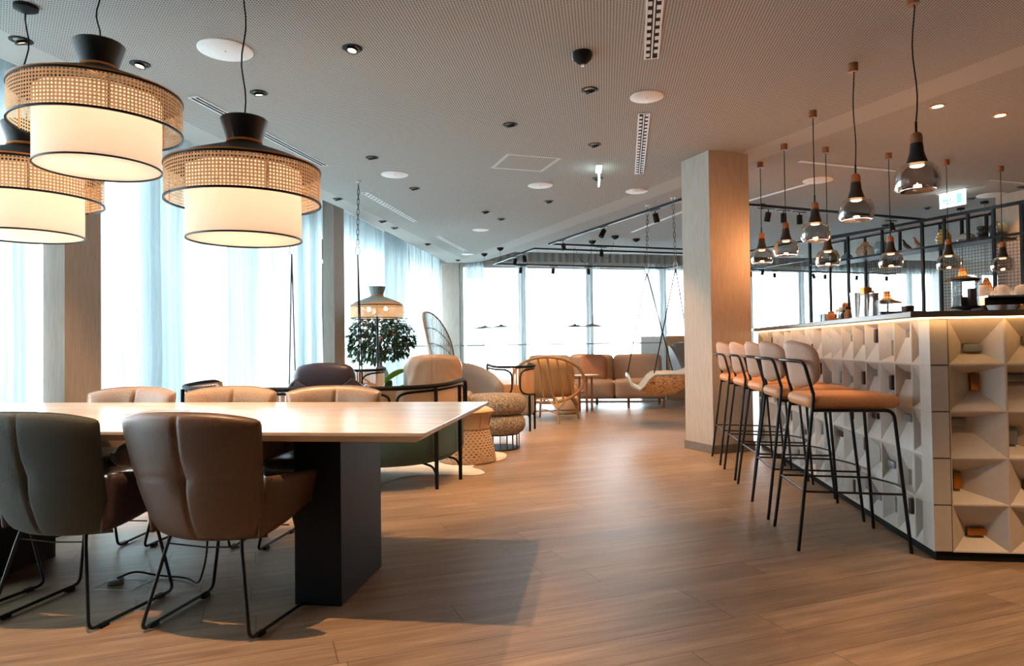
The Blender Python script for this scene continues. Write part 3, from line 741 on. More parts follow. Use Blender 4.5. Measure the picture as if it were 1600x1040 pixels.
# ---------------------------------------------------------------- glass bar pendants
def make_barlamp():
    r = thing('glass_pendant', '', 'lamp', (0, 0, 0))
    b = MB(); b.lathe([(0, .335), (.018, .335), (.027, .325), (.031, .31), (.031, .275), (0, .275)], 24); b.build('wood_cap', 'cap_wood', r, 45)
    b = MB(); b.lathe([(.031, .275), (.034, .25), (.036, .225), (.046, .19), (.056, .162), (.05, .162), (.034, .2), (0, .2)], 28); b.build('socket', 'lamp_black', r, 45)
    b = MB(); b.disc((0, 0, .172), .036, 20, False); b.lathe([(.036, .172), (.036, .15), (.028, .145)], 20); b.build('lamp', 'bulb_soft', r, 40)
    b = MB(); b.lathe([(.044, .166), (.06, .163), (.085, .152), (.102, .13), (.111, .1), (.113, .06), (.108, .03), (.098, .012), (.09, .012), (.075, .03), (.035, .038), (.02, .02), (0, .015)], 40); b.build('glass_shade', 'glass_smoke', r, 60)
    b = MB(); b.tube([(0, 0, .335), (0, 0, .395)], .0065, 8); b.build('cord_grip', 'black_matt', r, 40)
    light('POINT', 'pendant_light', (0, 0, .12), BARL, '#ffb273', r, shadow_soft_size=.03)
    return r
bl = make_barlamp()
bp_ = [(1.735, 4.04, 1.918, .01), (1.744, 4.99, 1.925, .006), (1.758, 5.966, 1.93, 0), (1.766, 6.922, 1.93, 0), (1.685, 7.578, 1.935, 0), (2.21, 7.115, 1.84, 0), (2.93, 7.456, 1.84, 0), (3.66, 7.84, 1.845, 0), (4.41, 8.25, 1.85, 0)]
bn = ['smoked glass pendant hanging nearest the camera, the largest over the bar corner', 'smoked glass pendant second from the camera over the row of stools', 'glass pendant third from the camera over the bar, above the middle stool',
      'glass pendant fourth from the camera over the bar, second from the column', 'small glass pendant over the bar, closest to the wood-clad column', 'glass pendant at the left end of the inner row, left of the cocktail shakers',
      'glass pendant of the inner row just left of the bird figures', 'glass pendant of the inner row hanging below the exit sign', 'glass pendant at the right end of the inner row, in front of the wire mesh']
bls = [bl]+[copy_tree(bl) for _ in bp_[1:]]
for k, (x, y, z, wg) in enumerate(bp_):
    o = bls[k]; o.location = (x, y, z); o['label'] = bn[k]; o['group'] = 'glass pendants in line above the bar' if k < 5 else 'glass pendants in the inner row behind the bar'
    b = MB(); L_ = CZ-z; b.tube([(wg*sin(q*.8), 0, .39+(L_-.39)*q/10) for q in range(10)]+[(0, 0, L_-.05)], .0038, 6); b.build('cord', 'black_matt', o, 60)
    b = MB(); b.lathe([(0, L_), (.032, L_), (.032, L_-.06), (0, L_-.06)], 20); b.build('ceiling_canopy', 'cap_wood', o, 40)
# ================================================================ SHELVING FRAME BEHIND THE BAR
FO = (4.29, 10.6, 0)
fr = thing('hanging_shelf_frame', 'tall dark metal shelving frame behind the bar carrying vases and bird figures', 'shelf', FO)
ZT, ZS = 2.80, 2.415
b = MB(off=FO)
for z in (ZT,): fbox(b, -.02, 6.5, -.02, .02, z-.04, z)
fbox(b, -.02, 2.75, .38, .42, ZT-.04, ZT); b.build('top_rail', 'dark_blue', fr, 0)
b = MB(off=FO); fbox(b, -.02, 3.06, -.02, .42, ZS-.03, ZS); b.build('shelf_board', 'dark_blue', fr, 0)
b = MB(off=FO); fbox(b, 3.08, 6.5, -.02, .02, ZS-.03, ZS); b.build('cross_rail', 'dark_blue', fr, 0)
b = MB(off=FO); fbox(b, 0, 2.75, .02, .38, ZT-.012, ZT-.002); b.build('top_panel', 'wall_paint', fr, 0)
for s in (0, .79, 2.07, 3.06, 3.4, 4.1, 5.2): b = MB(off=FO); fbox(b, s-.018, s+.018, -.018, .018, 0, ZT-.04); b.build('post', 'dark_blue', fr, 0)
for s in (1.42, 2.4, 2.73): b = MB(off=FO); fbox(b, s-.016, s+.016, -.016, .016, ZS, ZT-.04); b.build('post', 'dark_blue', fr, 0)
for s in (.04, .76, 2.04): b = MB(off=FO); fbox(b, s-.016, s+.016, .384, .416, 0, ZT-.04); b.build('post', 'dark_blue', fr, 0)
for s in (.37, 1.08, 1.39, 2.36, 2.70): b = MB(off=FO); fbox(b, s-.016, s+.016, .384, .416, ZS, ZT-.04); b.build('post', 'dark_blue', fr, 0)
def wiremesh(label, s0, s1, n, z0, z1, c=.043, frame=True):
    b = MB(off=Fp((s0+s1)/2, n, z0))
    k = s0
    while k <= s1+1e-6: b.beam(Fp(k, n, z0), Fp(k, n, z1), .004); k += c
    k = z0
    while k <= z1+1e-6: b.beam(Fp(s0, n, k), Fp(s1, n, k), .004); k += c
    return tag(b.build('wire_mesh_panel', 'black_metal', fr, 0), label)
def wm(label, s0, s1, n, z0, z1):
    b = MB(off=FO); c = .043
    k = s0
    while k <= s1+1e-6: b.tube([Fp(k, n, z0), Fp(k, n, z1)], .0026, 4); k += c
    k = z0
    while k <= z1+1e-6: b.tube([Fp(s0, n, k), Fp(s1, n, k)], .0026, 4); k += c
    return tag(b.build('wire_mesh', 'black_metal', fr, 0), label)
wm('black wire mesh panel in front of the wood wall', 3.08, 3.38, 0, .9, ZS-.03); wm('black wire mesh panel between two back posts', 2.06, 2.95, .4, .9, ZS-.03)
wm('black wire mesh panel at the left end of the frame', .78, 1.4, .4, .9, ZS-.03); wm('black wire mesh beyond the last post', 3.42, 5.2, 0, .9, ZS-.03)

def onshelf(u, n=.2): return Fp(u, n, ZS)
def vase(name, label, cat, s, prof, mat, seg=28, extra=None, rib=0, n=.2):
    p = onshelf(s, n); b = MB(off=p)
    if rib:
        vs_ = []; cols = 48
        for (r, z) in prof:
            for k in range(cols): a = 2*pi*k/cols; rr = r*(1+rib*cos(a*12)); vs_.append((p[0]+rr*cos(a), p[1]+rr*sin(a), p[2]+z))
        fs = [(i*cols+k, i*cols+(k+1) % cols, (i+1)*cols+(k+1) % cols, (i+1)*cols+k) for i in range(len(prof)-1) for k in range(cols)]
        b.add(vs_, fs)
    else: b.lathe(prof, seg, p)
    return tag(b.build(name, mat, None, 50), label, cat, 'vases and figures on the hanging shelf')
vase('striped_vase', 'green striped glass vase at the left end of the hanging shelf', 'vase', .32, [(0, 0), (.05, 0), (.07, .04), (.078, .1), (.07, .16), (.045, .195), (.04, .2), (.03, .19)], 'green_glass', rib=.03)
vase('bulb_vase', 'small grey bulb-shaped vase between the green striped vase and the wicker lantern', 'vase', .58, [(0, 0), (.055, 0), (.085, .03), (.08, .07), (.04, .1), (.02, .11), (.02, .125), (.016, .12)], 'blue_glass')
# open wicker lantern
p = onshelf(.93); b = MB(off=p)
pf = [(.06, 0), (.11, .035), (.135, .09), (.115, .15), (.07, .19), (.045, .215), (.055, .235)]
for k in range(22):
    a = 2*pi*k/22; b.tube([(p[0]+r*cos(a+z*1.2), p[1]+r*sin(a+z*1.2), p[2]+z) for r, z in pf], .0035, 5)
for r, z in pf: b.tube([(p[0]+r*cos(2*pi*k/24), p[1]+r*sin(2*pi*k/24), p[2]+z+.003) for k in range(24)], .004, 5, True)
b.disc((p[0], p[1], p[2]+.003), .06, 20); tag(b.build('wicker_lantern', 'wicker', None, 50), 'round open wicker lantern on the hanging shelf, left of the blue ribbed vase', 'lantern', 'vases and figures on the hanging shelf')
vase('ribbed_vase', 'blue-grey ribbed glass vase standing left of the bird figures', 'vase', 1.22, [(0, 0), (.06, 0), (.085, .03), (.088, .12), (.08, .18), (.06, .205), (.05, .21), (.04, .2)], 'blue_glass', rib=.05)
def bird(label, s, n, mat, h, lean):
    p = Vector(onshelf(s, n)); r = thing('bird_figure', label, 'figurine', p, math.atan2(fd.y, fd.x), 'bird figures on the hanging shelf')
    b = MB(); spine = [(-.055, 0, h*.93), (-.035, 0, h*.95), (-.018, 0, h*.90), (-.008, 0, h*.78), (.0, 0, h*.6), (.03, 0, h*.42), (.075, 0, h*.25), (.12, 0, h*.1), (.15, 0, h*.0+.012)]
    b.tube(spine, [.002, .010, .014, .016, .027, .03, .022, .010, .003], 12); b.build('body', mat, r, 80)
    b = MB()
    for yy in (-.01, .01): b.tube([(.03, yy, h*.36), (.012, yy, .0)], .002, 6)
    b.build('leg', 'black_metal', r, 60)
    return r
bird('black wooden bird figure with a long tail on the hanging shelf', 1.63, .2, 'lamp_black', .185, 0)
bird('brown wooden bird figure beside the black one on the hanging shelf', 1.78, .24, 'cap_wood', .2, 0)
vase('stacked_ring_vase', 'amber banded vase like stacked rings on the hanging shelf', 'vase', 2.24, [(0, 0), (.06, 0), (.08, .02), (.07, .035), (.095, .06), (.08, .075), (.105, .1), (.085, .12), (.095, .14), (.07, .16), (.075, .18), (.055, .195), (.05, .23), (.04, .225)], 'yellow_glass')
vase('glass_ball_vase', 'low grey glass ball vase between the amber banded vase and the black stacked one', 'vase', 2.56, [(0, 0), (.05, 0), (.1, .03), (.11, .06), (.09, .1), (.05, .12), (.035, .11)], 'grey_glass')
vase('stacked_vase', 'small black vase of stacked bulbs near the right end of the hanging shelf', 'vase', 2.82, [(0, 0), (.065, 0), (.07, .03), (.04, .045), (.035, .055), (.055, .075), (.055, .09), (.03, .105), (.03, .115), (.05, .13), (.05, .17), (.045, .172), (0, .165)], 'lamp_black', n=.12)
vase('ribbed_jar', 'large smoky ribbed glass jar at the right end of the hanging shelf', 'vase', 2.93, [(0, 0), (.06, 0), (.095, .03), (.1, .1), (.095, .17), (.06, .21), (.05, .215), (.04, .2)], 'dark_glass', rib=.05, n=.28)

# ================================================================ ON THE COUNTER
CT = 1.244
def bottle(name, label, cat, x, y, prof, mat, capmat=None, cap=None, labelband=None, grp='bottles and glasses on the counter', z=CT, sub='cap'):
    r = thing(name, label, cat, (x, y, z), 0, grp)
    b = MB(); b.lathe(prof, 24); b.build('body', mat, r, 50)
    if capmat: b = MB(); b.lathe(cap, 16); b.build(sub, capmat, r, 50)
    if labelband: b = MB(); b.lathe([(labelband[0], labelband[1]), (labelband[0], labelband[2])], 24); b.build('label_band', labelband[3], r, 50)
    return r
tum = [(0, .004), (.026, .004), (.031, .095), (.029, .095), (.025, .01), (0, .01)]
for k, (y, t_) in enumerate(((6.23, 'leftmost of the three on the counter'), (6.12, 'middle one of the three on the counter'), (6.02, 'third of the three, beside the amber bottle'))):
    bottle('tumbler', 'small clear drinking glass, '+t_, 'glass', 1.85, y, tum, 'glass_clear')
bottle('oil_bottle', 'amber liquid jar with green label right of the clear glasses', 'bottle', 1.85, 5.9, [(0, 0), (.04, 0), (.042, .07), (.03, .085), (.028, .09)], 'cork', 'cork', [(.0, .105), (.025, .105), (.025, .088), (0, .088)])
bottle('cork_ball_bottle', 'clear round bottle with a big cork ball stopper on the counter', 'bottle', 1.95, 5.87, [(0, 0), (.05, 0), (.055, .06), (.03, .1), (.018, .11), (.018, .12)], 'glass_clear', 'cork', [(0, .178), (.02, .17), (.028, .15), (.02, .128), (.012, .115), (0, .115)], sub='stopper')
bottle('corked_jar', 'squat corked bottle with amber contents, left of the dark tincture bottles', 'bottle', 1.87, 5.76, [(0, 0), (.034, 0), (.036, .07), (.028, .08), (.028, .09)], 'glass_clear', 'label_cream', [(0, .115), (.03, .115), (.03, .09), (0, .09)], (.0345, .0, .045, 'cork'))
bottle('corked_jar', 'second squat corked bottle, just left of the black-labelled tincture', 'bottle', 1.86, 5.66, [(0, 0), (.034, 0), (.036, .075), (.028, .085), (.028, .1)], 'glass_clear', 'label_cream', [(0, .128), (.03, .128), (.03, .1), (0, .1)], (.0345, .0, .05, 'terracotta'))
bottle('tincture_bottle', 'small dark bottle with a thin pipette on the counter', 'bottle', 1.85, 5.6, [(0, 0), (.022, 0), (.024, .065), (.012, .08), (.012, .09)], 'print_black', 'black_matt', [(0, .19), (.002, .19), (.003, .1), (.012, .095), (.012, .085), (0, .085)], sub='pipette')
bottle('tincture_bottle', 'brown dropper bottle with black collar beside the cocktail shakers', 'bottle', 1.85, 5.5, [(0, 0), (.03, 0), (.032, .075), (.02, .09), (.02, .1)], 'cork', 'black_matt', [(0, .2), (.003, .2), (.005, .125), (.022, .12), (.022, .1), (0, .1)], sub='dropper')
bottle('tincture_bottle', 'small blue-black bottle tucked between the dropper bottle and the shakers', 'bottle', 1.86, 5.44, [(0, 0), (.02, 0), (.022, .06), (.012, .075), (.012, .08)], 'dark_blue', 'white_plastic', [(0, .1), (.012, .1), (.012, .08), (0, .08)])
shk = [(0, 0), (.03, 0), (.044, .21), (.0445, .215), (.04, .21), (0, .2)]
for x, y, t_, s_ in ((1.86, 5.36, 'leftmost of the four on the counter', 1.0), (1.9, 5.26, 'second from the left of the four', 1.03), (1.84, 5.12, 'third from the left, with a copper-coloured top', 1.06), (1.85, 5.0, 'rightmost of the four, narrowing to the top', .92)):
    if 'narrow' in t_ or 'copper' in t_: pr_ = [(0, 0), (.044, 0), (.032, .14), (.03, .19), (.034, .195), (.034, .205), (0, .205)]
    else: pr_ = shk
    r = bottle('cocktail_shaker', 'polished steel cocktail shaker, '+t_, 'shaker', x, y, [(a*s_, c*s_) for a, c in pr_], 'chrome', grp='cocktail shakers on the counter')
    if 'copper' in t_: b = MB(); b.lathe([(.035, .19), (.037, .19), (.038, .235), (.03, .235), (0, .23)], 24); b.build('top_ring', 'brass', r, 50)
bottle('measuring_glass', 'tall clear mixing glass right of the shakers', 'glass', 1.86, 4.88, [(0, .004), (.034, .004), (.038, .13), (.036, .13), (.032, .01), (0, .01)], 'glass_clear')
bottle('wire_basket', 'small brown wire basket on the counter right of the mixing glass', 'basket', 1.95, 4.72, [(.03, 0), (.036, .05), (.038, .08), (.033, .08)], 'bronze')
r = thing('potted_herb', 'little green herb plant behind the clear glasses on the counter', 'plant', (2.02, 6.05, CT)); b = MB(); b.lathe([(0, 0), (.03, 0), (.035, .06), (0, .055)], 16); b.build('pot', 'terracotta_pot', r, 50)
b = MB(); rnd = random.Random(3)
for k in range(26):
    a = rnd.uniform(0, 6.28); e = rnd.uniform(.2, 1.3); L_ = rnd.uniform(.04, .09); d = Vector((cos(a)*cos(e), sin(a)*cos(e), sin(e))); w = d.cross(Vector((0, 0, 1))).normalized()*.014; o0 = Vector((0, 0, .055))
    b.add([o0, o0+d*L_*.6+w, o0+d*L_, o0+d*L_*.6-w], [(0, 1, 2, 3)])
b.build('foliage', 'leaf_bright', r, 0)
# back counter with the coffee machine
r = thing('back_counter', 'dark back-bar counter carrying the coffee machine', 'counter', (3.1, 5.25, 0))
b = MB(off=(3.1, 5.25, 0)); b.bbox((2.2, 4.95, 0), (4.3, 5.55, .86)); b.build('cabinet', 'plinth', r, 0); b = MB(off=(3.1, 5.25, 0)); b.bbox((2.18, 4.93, .86), (4.32, 5.57, .9)); b.build('worktop', 'slab', r, 0)
r = thing('coffee_machine', 'black and steel espresso machine behind the bar with cups and glasses on top', 'coffee machine', (2.99, 5.25, .9))
b = MB(); b.rbox((-.28, 0, .385), (.27, .42, .2), .035, 4); b.build('side_housing', 'black_matt', r, 60)
b = MB(); b.bbox((-.40, -.2, 0), (-.16, .2, .29)); b.build('body', 'dark_blue', r, 0, .01)
b = MB(); b.bbox((-.15, -.16, .0), (.55, .22, .06)); b.bbox((-.15, .0, .06), (.55, .22, .5)); b.bbox((-.15, -.2, .44), (.55, .22, .5)); b.build('brew_housing', 'black_matt', r, 0, .01)
b = MB(); b.bbox((-.40, -.22, .488), (.58, .23, .5)); b.build('cup_tray', 'chrome', r, 0)
for k in range(3):
    b = MB(); b.lathe([(0, .36), (.03, .36), (.03, .42), (0, .42)], 16, (-.02+k*.2, -.1, 0)); b.tube([(-.02+k*.2, -.1, .37), (-.02+k*.2, -.24, .36)], .011, 8); b.build('group_head', 'chrome', r, 50)
b = MB(); b.box((-.42, -.18, .46), (.004, .08, .05)); b.build('badge', 'brass', r, 0)
cupn = 0
for k in range(15):
    x = 2.62+k*.066; o = thing('glass_cup', 'upturned clear glass cup stacked on the coffee machine' if k else 'upturned clear glass cup at the left end of the coffee machine top', 'cup', (x, 5.22+(.05 if k % 2 else -.05), 1.4), 0, 'upturned glass cups on the coffee machine')
    b = MB(); b.lathe([(.046, 0), (.05, .02), (.042, .065), (.02, .08), (0, .08)], 16); b.build('bowl', 'glass_cup', o, 60); b = MB(); b.tube([(.046, 0, .02), (.062, 0, .03), (.06, 0, .05), (.04, 0, .055)], .004, 6); b.build('handle', 'glass_cup', o, 60)
for k, (x, y, t_) in enumerate(((2.14, 4.08, 'leftmost white porcelain bowl in front of the coffee machine'), (2.21, 4.08, 'white porcelain cup with a dark mark in front of the coffee machine'))):
    o = thing('porcelain_bowl', t_, 'bowl', (x, y, CT))
    b = MB(); b.lathe([(0, 0), (.025, 0), (.045, .045), (.042, .045), (.023, .006), (0, .006)], 24); b.build('bowl', 'white_plastic', o, 50)
for k, (x, y, t_) in enumerate(((2.275, 4.06, 'golden pastry on the counter right of the white cups'), (2.35, 4.02, 'golden pastry second from the right frame edge'), (2.44, 4.06, 'golden pastry at the right frame edge'))):
    b = MB(off=(x, y, CT)); b.rbox((x, y, CT+.0225), (.075, .06, .044), .022, 4, bulge=.004); tag(b.build('pastry', 'bread', None, 80), t_, 'pastry')
r = thing('tea_carton_stand', 'round glass-sided stand with a black lid and brown cartons beside the coffee machine', 'display stand', (2.03, 4.17, CT))
b = MB(); b.lathe([(0, 0), (.025, 0), (.025, .03), (.072, .035), (.072, .045), (0, .045)], 28); b.build('base', 'black_matt', r, 40)
b = MB(); b.lathe([(.066, .045), (.066, .19)], 28); b.build('glass_side', 'glass_clear', r, 60)
b = MB(); b.lathe([(0, .19), (.07, .19), (.07, .199), (0, .199)], 28); b.build('lid', 'black_matt', r, 40)
for x, y, h in ((-.04, 0, .06), (-.005, .02, .055), (.03, -.01, .1)):
    b = MB(); b.bbox((x-.016, y-.018, .045), (x+.016, y+.018, .045+h)); b.build('carton', 'brown_box', r, 0)
# dark low cabinet seen far behind the counter and woven lamps
r = thing('low_cabinet', 'dark low cabinet far behind the shelving, under a woven lamp', 'cabinet', (5.15, 13.2, 0)); b = MB(off=(5.15, 13.2, 0)); b.bbox((4.8, 13.0, 0), (5.6, 13.5, 1.6)); b.build('body', 'dark_blue', r, 0, .01); b = MB(off=(5.15, 13.2, 0)); b.bbox((4.78, 12.98, 1.6), (5.62, 13.52, 1.63)); b.build('top', 'black_matt', r, 0)
def woven(label, x, y, z, R_, h, neck, tear=False):
    r = thing('woven_pendant', label, 'lamp', (x, y, z), 0, 'woven pendants beyond the shelving')
    if tear: pf = [(R_*.8, 0), (R_, h*.2), (R_*.95, h*.4), (R_*.6, h*.75), (neck, h*.95), (neck, h)]
    else: pf = [(R_, 0), (R_*.72, h*.13), (R_*.4, h*.28), (neck*1.1, h*.42), (neck, h*.5), (neck*.85, h)]
    b = MB(); b.lathe(pf, 48); b.build('shade', 'wicker_lamp', r, 60)
    b = MB(); b.tube([(0, 0, h), (0, 0, CZ-z-.03)], .003, 5); b.build('cord', 'black_matt', r, 40); b = MB(); b.lathe([(0, CZ-z), (.05, CZ-z), (.05, CZ-z-.03), (0, CZ-z-.03)], 20); b.build('ceiling_canopy', 'black_matt', r, 40)
    light('POINT', 'pendant_light', (0, 0, h*.3), .8, WARM, r, shadow_soft_size=.03)
M['wicker_lamp'] = N('woven_straw'); _m = M['wicker_lamp']; _c = _m.ramp(_m.noise(_m.coord('Object', (1, 1, 6)), 60, 3, .6), [(.3, lin('#9c6b3a')), (.7, lin('#e0b27a'))]); M['wicker_lamp'] = _m.done(_m.mixs(.4, _m.diff(_c), _m.transl(_c)))
woven('wide woven straw lamp seen low behind the cocktail shakers', 4.66, 12.05, 1.725, .25, .2, .055)
woven('wide woven straw lamp seen through the wire mesh left of the teardrop lamp', 5.2, 10.5+.25, 1.975, .24, .17, .05)
woven('teardrop wicker lamp hanging beside the wire mesh and wood wall', 5.3, 9.72+.6, 1.66, .09, .3, .03, True)

# ================================================================ CEILING FIXTURES
def downlight(label, x, y, lit, tiltx, power, R_=.065, group='recessed downlights in the perforated ceiling', flush=False):
    r = thing('downlight', label, 'downlight', (x, y, CZ), 0, group)
    b = MB(); b.lathe([(R_, 0), (R_, -.004), (R_*.7, -.006), (R_*.66, -.0015), (R_*.66, 0)], 32); b.build('trim_ring', 'brass' if flush else 'dark_blue', r, 40)
    T = Matrix.Rotation(tiltx, 3, 'X') @ Matrix.Rotation(-tiltx*.5, 3, 'Y')
    if flush: b = MB(); b.disc((0, 0, -.003), R_*.66, 28, False); b.build('lens', 'bulb_warm', r, 0)
    else:
     b = MB(); b.lathe([(R_*.58, -.001), (R_*.58, -.016), (R_*.44, -.016), (R_*.42, -.004), (0, -.003)], 24, (0, 0, -.006), T=T); b.build('spot_barrel', 'black_metal', r, 40)
     b = MB(); b.disc((0, 0, -.013), R_*.42, 20, False, T=T); b.build('lens', 'bulb_warm' if lit else 'bulb_soft', r, 0)
    if power:
        d = light('SPOT', 'spot_light', (0, 0, -.03), power, WARM, r, spot_size=radians(78), spot_blend=.5, shadow_soft_size=.02); d.rotation_euler = (tiltx*.6, 0, 0)
DL = [(-3.55, 3.75, 0, .3, 0, 'unlit-looking dark downlight in the top left corner beyond the cut-off lamp'), (-3.07, 4.19, 1, -.2, 60, 'bright downlight just right of the largest table lamp cap'), (-1.58, 4.19, 1, -.2, 90, 'bright downlight high in the ceiling right of the table lamps'),
      (-2.55, 4.81, 1, .1, 60, 'downlight beside the cord of the rightmost table lamp'), (-.08, 5.17, 1, .5, 95, 'downlight below the black dome camera, left of the round white speaker'), (-.785, 5.87, 0, .4, 60, 'dim tilted downlight in the middle of the ceiling'),
      (-.063, 6.6, 1, .5, 80, 'downlight directly above the bright hanging exit sign'), (-2.31, 6.65, 1, .3, 60, 'downlight right of the lowest slot vent, above the ceiling joint'), (-.046, 7.95, 0, .4, 60, 'dark downlight right below the hanging exit sign'),
      (-2.26, 8.04, 1, .3, 60, 'lit downlight between two slot vents near the windows'), (-.705, 9.1, 0, .4, 50, 'dark downlight under the middle round speaker'), (-1.66, 9.65, 0, .3, 0, 'left one of two close dark downlights in the far ceiling'),
      (-1.52, 10.22, 0, .3, 50, 'right one of two close dark downlights in the far ceiling'), (-3.385, 8.42, 0, .3, 0, 'dark downlight beside the chain of the left hanging seat'), (-3.33, 10.05, 0, .3, 0, 'left one of two downlights near the curtain edge above the tree'),
      (-3.32, 10.63, 1, .3, 50, 'right one of two downlights near the curtain edge above the tree'), (-3.25, 12.44, 1, .3, 40, 'small lit downlight at the far left curtain edge'), (-3.2, 14.9, 0, .3, 0, 'tiny dark downlight above the far corner pillar')]
for x, y, l_, tl, pw, lb in DL: downlight(lb, x, y, l_, tl, pw*DLP)
for x, y, pw, lb in ((2.755, 6.02, 90, 'flush warm downlight right of the nearest glass pendant cord'), (3.41, 6.36, 90, 'flush warm downlight at the upper right, next to the right frame edge'), (5.28, 9.4, 8, 'small lit downlight at the right frame edge above the shelving'),
                     (4.7, 10.65, 0, 'small dark downlight left of the right exit sign'), (5.0, 10.04, 0, 'small dark downlight right of the exit sign over the bar')):
    downlight(lb, x, y, 1 if pw else 0, .1, pw*DLP*1.5, .06, 'downlights in the ceiling behind the bar', flush=pw > 60)
# further lamps of the same rows above and behind the viewer
for x, y, p_ in ((-1.78, 2.05, 150), (2.5, 2.35, 130), (.9, .9, 50)): downlight('downlight of the near row above the viewer', x, y, 1, -.1, p_*DLP, group='downlights above the viewer')
SPK = [(-2.39, 4.08, .17, 'large round white ceiling speaker behind the rightmost table lamp cord'), (.358, 5.39, .13, 'round white speaker between the two striped slot vents'), (-2.29, 7.35, .15, 'round white speaker left of the ceiling joint, above the left hanging seat'),
       (-.737, 8.17, .15, 'round white speaker just past the ceiling joint in the middle'), (.435, 8.71, .14, 'round white speaker left of the column top'), (-2.0, 11.1, .14, 'small round white speaker in the far left ceiling'), (-2.8, 14.0, .13, 'smallest round white speaker near the far corner'),
       (3.88, 9.27, .17, 'round grey speaker behind the nearest glass pendant'), (2.56, 8.54, .17, 'round white speaker at the end of the thin light slot right of the column'), (5.15, 9.86, .17, 'round grey speaker right of the exit sign above the shelving')]
for x, y, r_, lb in SPK:
    r = thing('ceiling_speaker', lb, 'speaker', (x, y, CZ), 0, 'round ceiling speakers'); b = MB(); b.lathe([(r_, 0), (r_, -.006), (r_-.008, -.01), (0, -.011)], 40); b.build('grille', 'white_plastic', r, 40)
    b = MB(); b.lathe([(.006, -.011), (.006, -.013), (0, -.013)], 10); b.build('centre_pin', 'grey_metal', r, 40)
def vent(label, a, c, w, stag=True, group='slot vents in the ceiling'):
    a = Vector((*a, CZ)); c = Vector((*c, CZ)); d = (c-a); L_ = d.length; d.normalize(); n_ = Vector((-d.y, d.x, 0)); ang = math.atan2(d.y, d.x); m_ = (a+c)/2
    r = thing('slot_vent', label, 'vent', m_, ang, group)
    b = MB(); b.bbox((-L_/2, -w/2, -.006), (L_/2, -w/2+.012, 0)); b.bbox((-L_/2, w/2-.012, -.006), (L_/2, w/2, 0)); b.bbox((-L_/2, -.005, -.006), (L_/2, .005, 0)); b.bbox((-L_/2, -w/2+.012, -.006), (-L_/2+.01, w/2-.012, 0)); b.bbox((L_/2-.01, -w/2+.012, -.006), (L_/2, w/2-.012, 0)); b.build('frame', 'white_metal', r, 0)
    b = MB(); b.bbox((-L_/2, -w/2+.005, -.0025), (L_/2, w/2-.005, 0)); b.build('slot', 'black_matt', r, 0)
    if stag:
        b = MB(); k = 0; x = -L_/2+.03
        while x < L_/2-.08:
            for q, yy in enumerate((-w/4, w/4)):
                xx = x+(.05 if q else 0); b.bbox((xx, yy-.012, -.005), (xx+.05, yy+.012, -.0026))
            x += .1
        b.build('vent_grille', 'white_metal', r, 0)
vent('striped slot vent cut by the top frame edge right of the dome camera', (.30, 3.6), (.345, 4.67), .1)
vent('striped slot vent below the round speaker, left of the column', (.36, 5.77), (.42, 7.82), .1)
vent('long dark slot vent behind the rightmost table lamp', (-3.08, 4.8), (-2.9, 6.86), .09, False)
vent('slot vent beside the chain of the left hanging seat', (-2.93, 8.14), (-2.85, 10.18), .09)
vent('short slot vent in the far ceiling above the corner windows', (-2.86, 11.55), (-2.75, 13.55), .09)
vent('thin slot vent behind the second glass pendant cord', (2.09, 7.6), (3.3, 8.23), .05, False, 'thin slots over the bar')
vent('thin light slot running from the column top to a round speaker', (1.95, 9.62), (2.53, 8.65), .05, False, 'thin slots over the bar')
vent('thin dark slot at the right frame edge above the exit sign', (4.63, 8.9), (5.5, 9.35), .05, False, 'thin slots over the bar')
vent('thin light slot running left of the column behind the hanging chains', (.5, 11.9), (1.2, 10.1), .05, False, 'thin slots over the bar')
r = thing('dome_camera', 'black dome camera hanging from the ceiling near the centre top', 'camera', (-.114, 4.5, CZ)); b = MB(); b.lathe([(.062, 0), (.066, -.02), (.06, -.045), (.035, -.07), (.012, -.08), (0, -.082)], 28); b.build('dome', 'black_matt', r, 60)
b = MB(); b.bbox((-.07, .0, -.012), (.02, .08, 0)); b.build('mount', 'white_metal', r, 0); b = MB(); b.lathe([(.012, -.075), (.01, -.09), (0, -.092)], 14); b.build('lens', 'chrome', r, 40)
r = thing('dome_camera', 'small black dome camera by the track rail right of the column', 'camera', (2.2, 9.9, CZ)); b = MB(); b.lathe([(.06, 0), (.06, -.02), (.04, -.05), (0, -.06)], 24); b.build('dome', 'black_matt', r, 60)
b = MB(off=(-.8, 7.15, CZ)); b.M = Matrix.Translation((-.8, 7.15, CZ)) @ Matrix.Rotation(radians(26), 4, 'Z')
for s in (-1, 1): b.bbox((-.3, s*.27-.02, -.002), (.3, s*.27+.02, 0)); b.bbox((s*.28-.02, -.25, -.002), (s*.28+.02, .25, 0))
struct(b, 'trim_2', 'ceiling_plain')
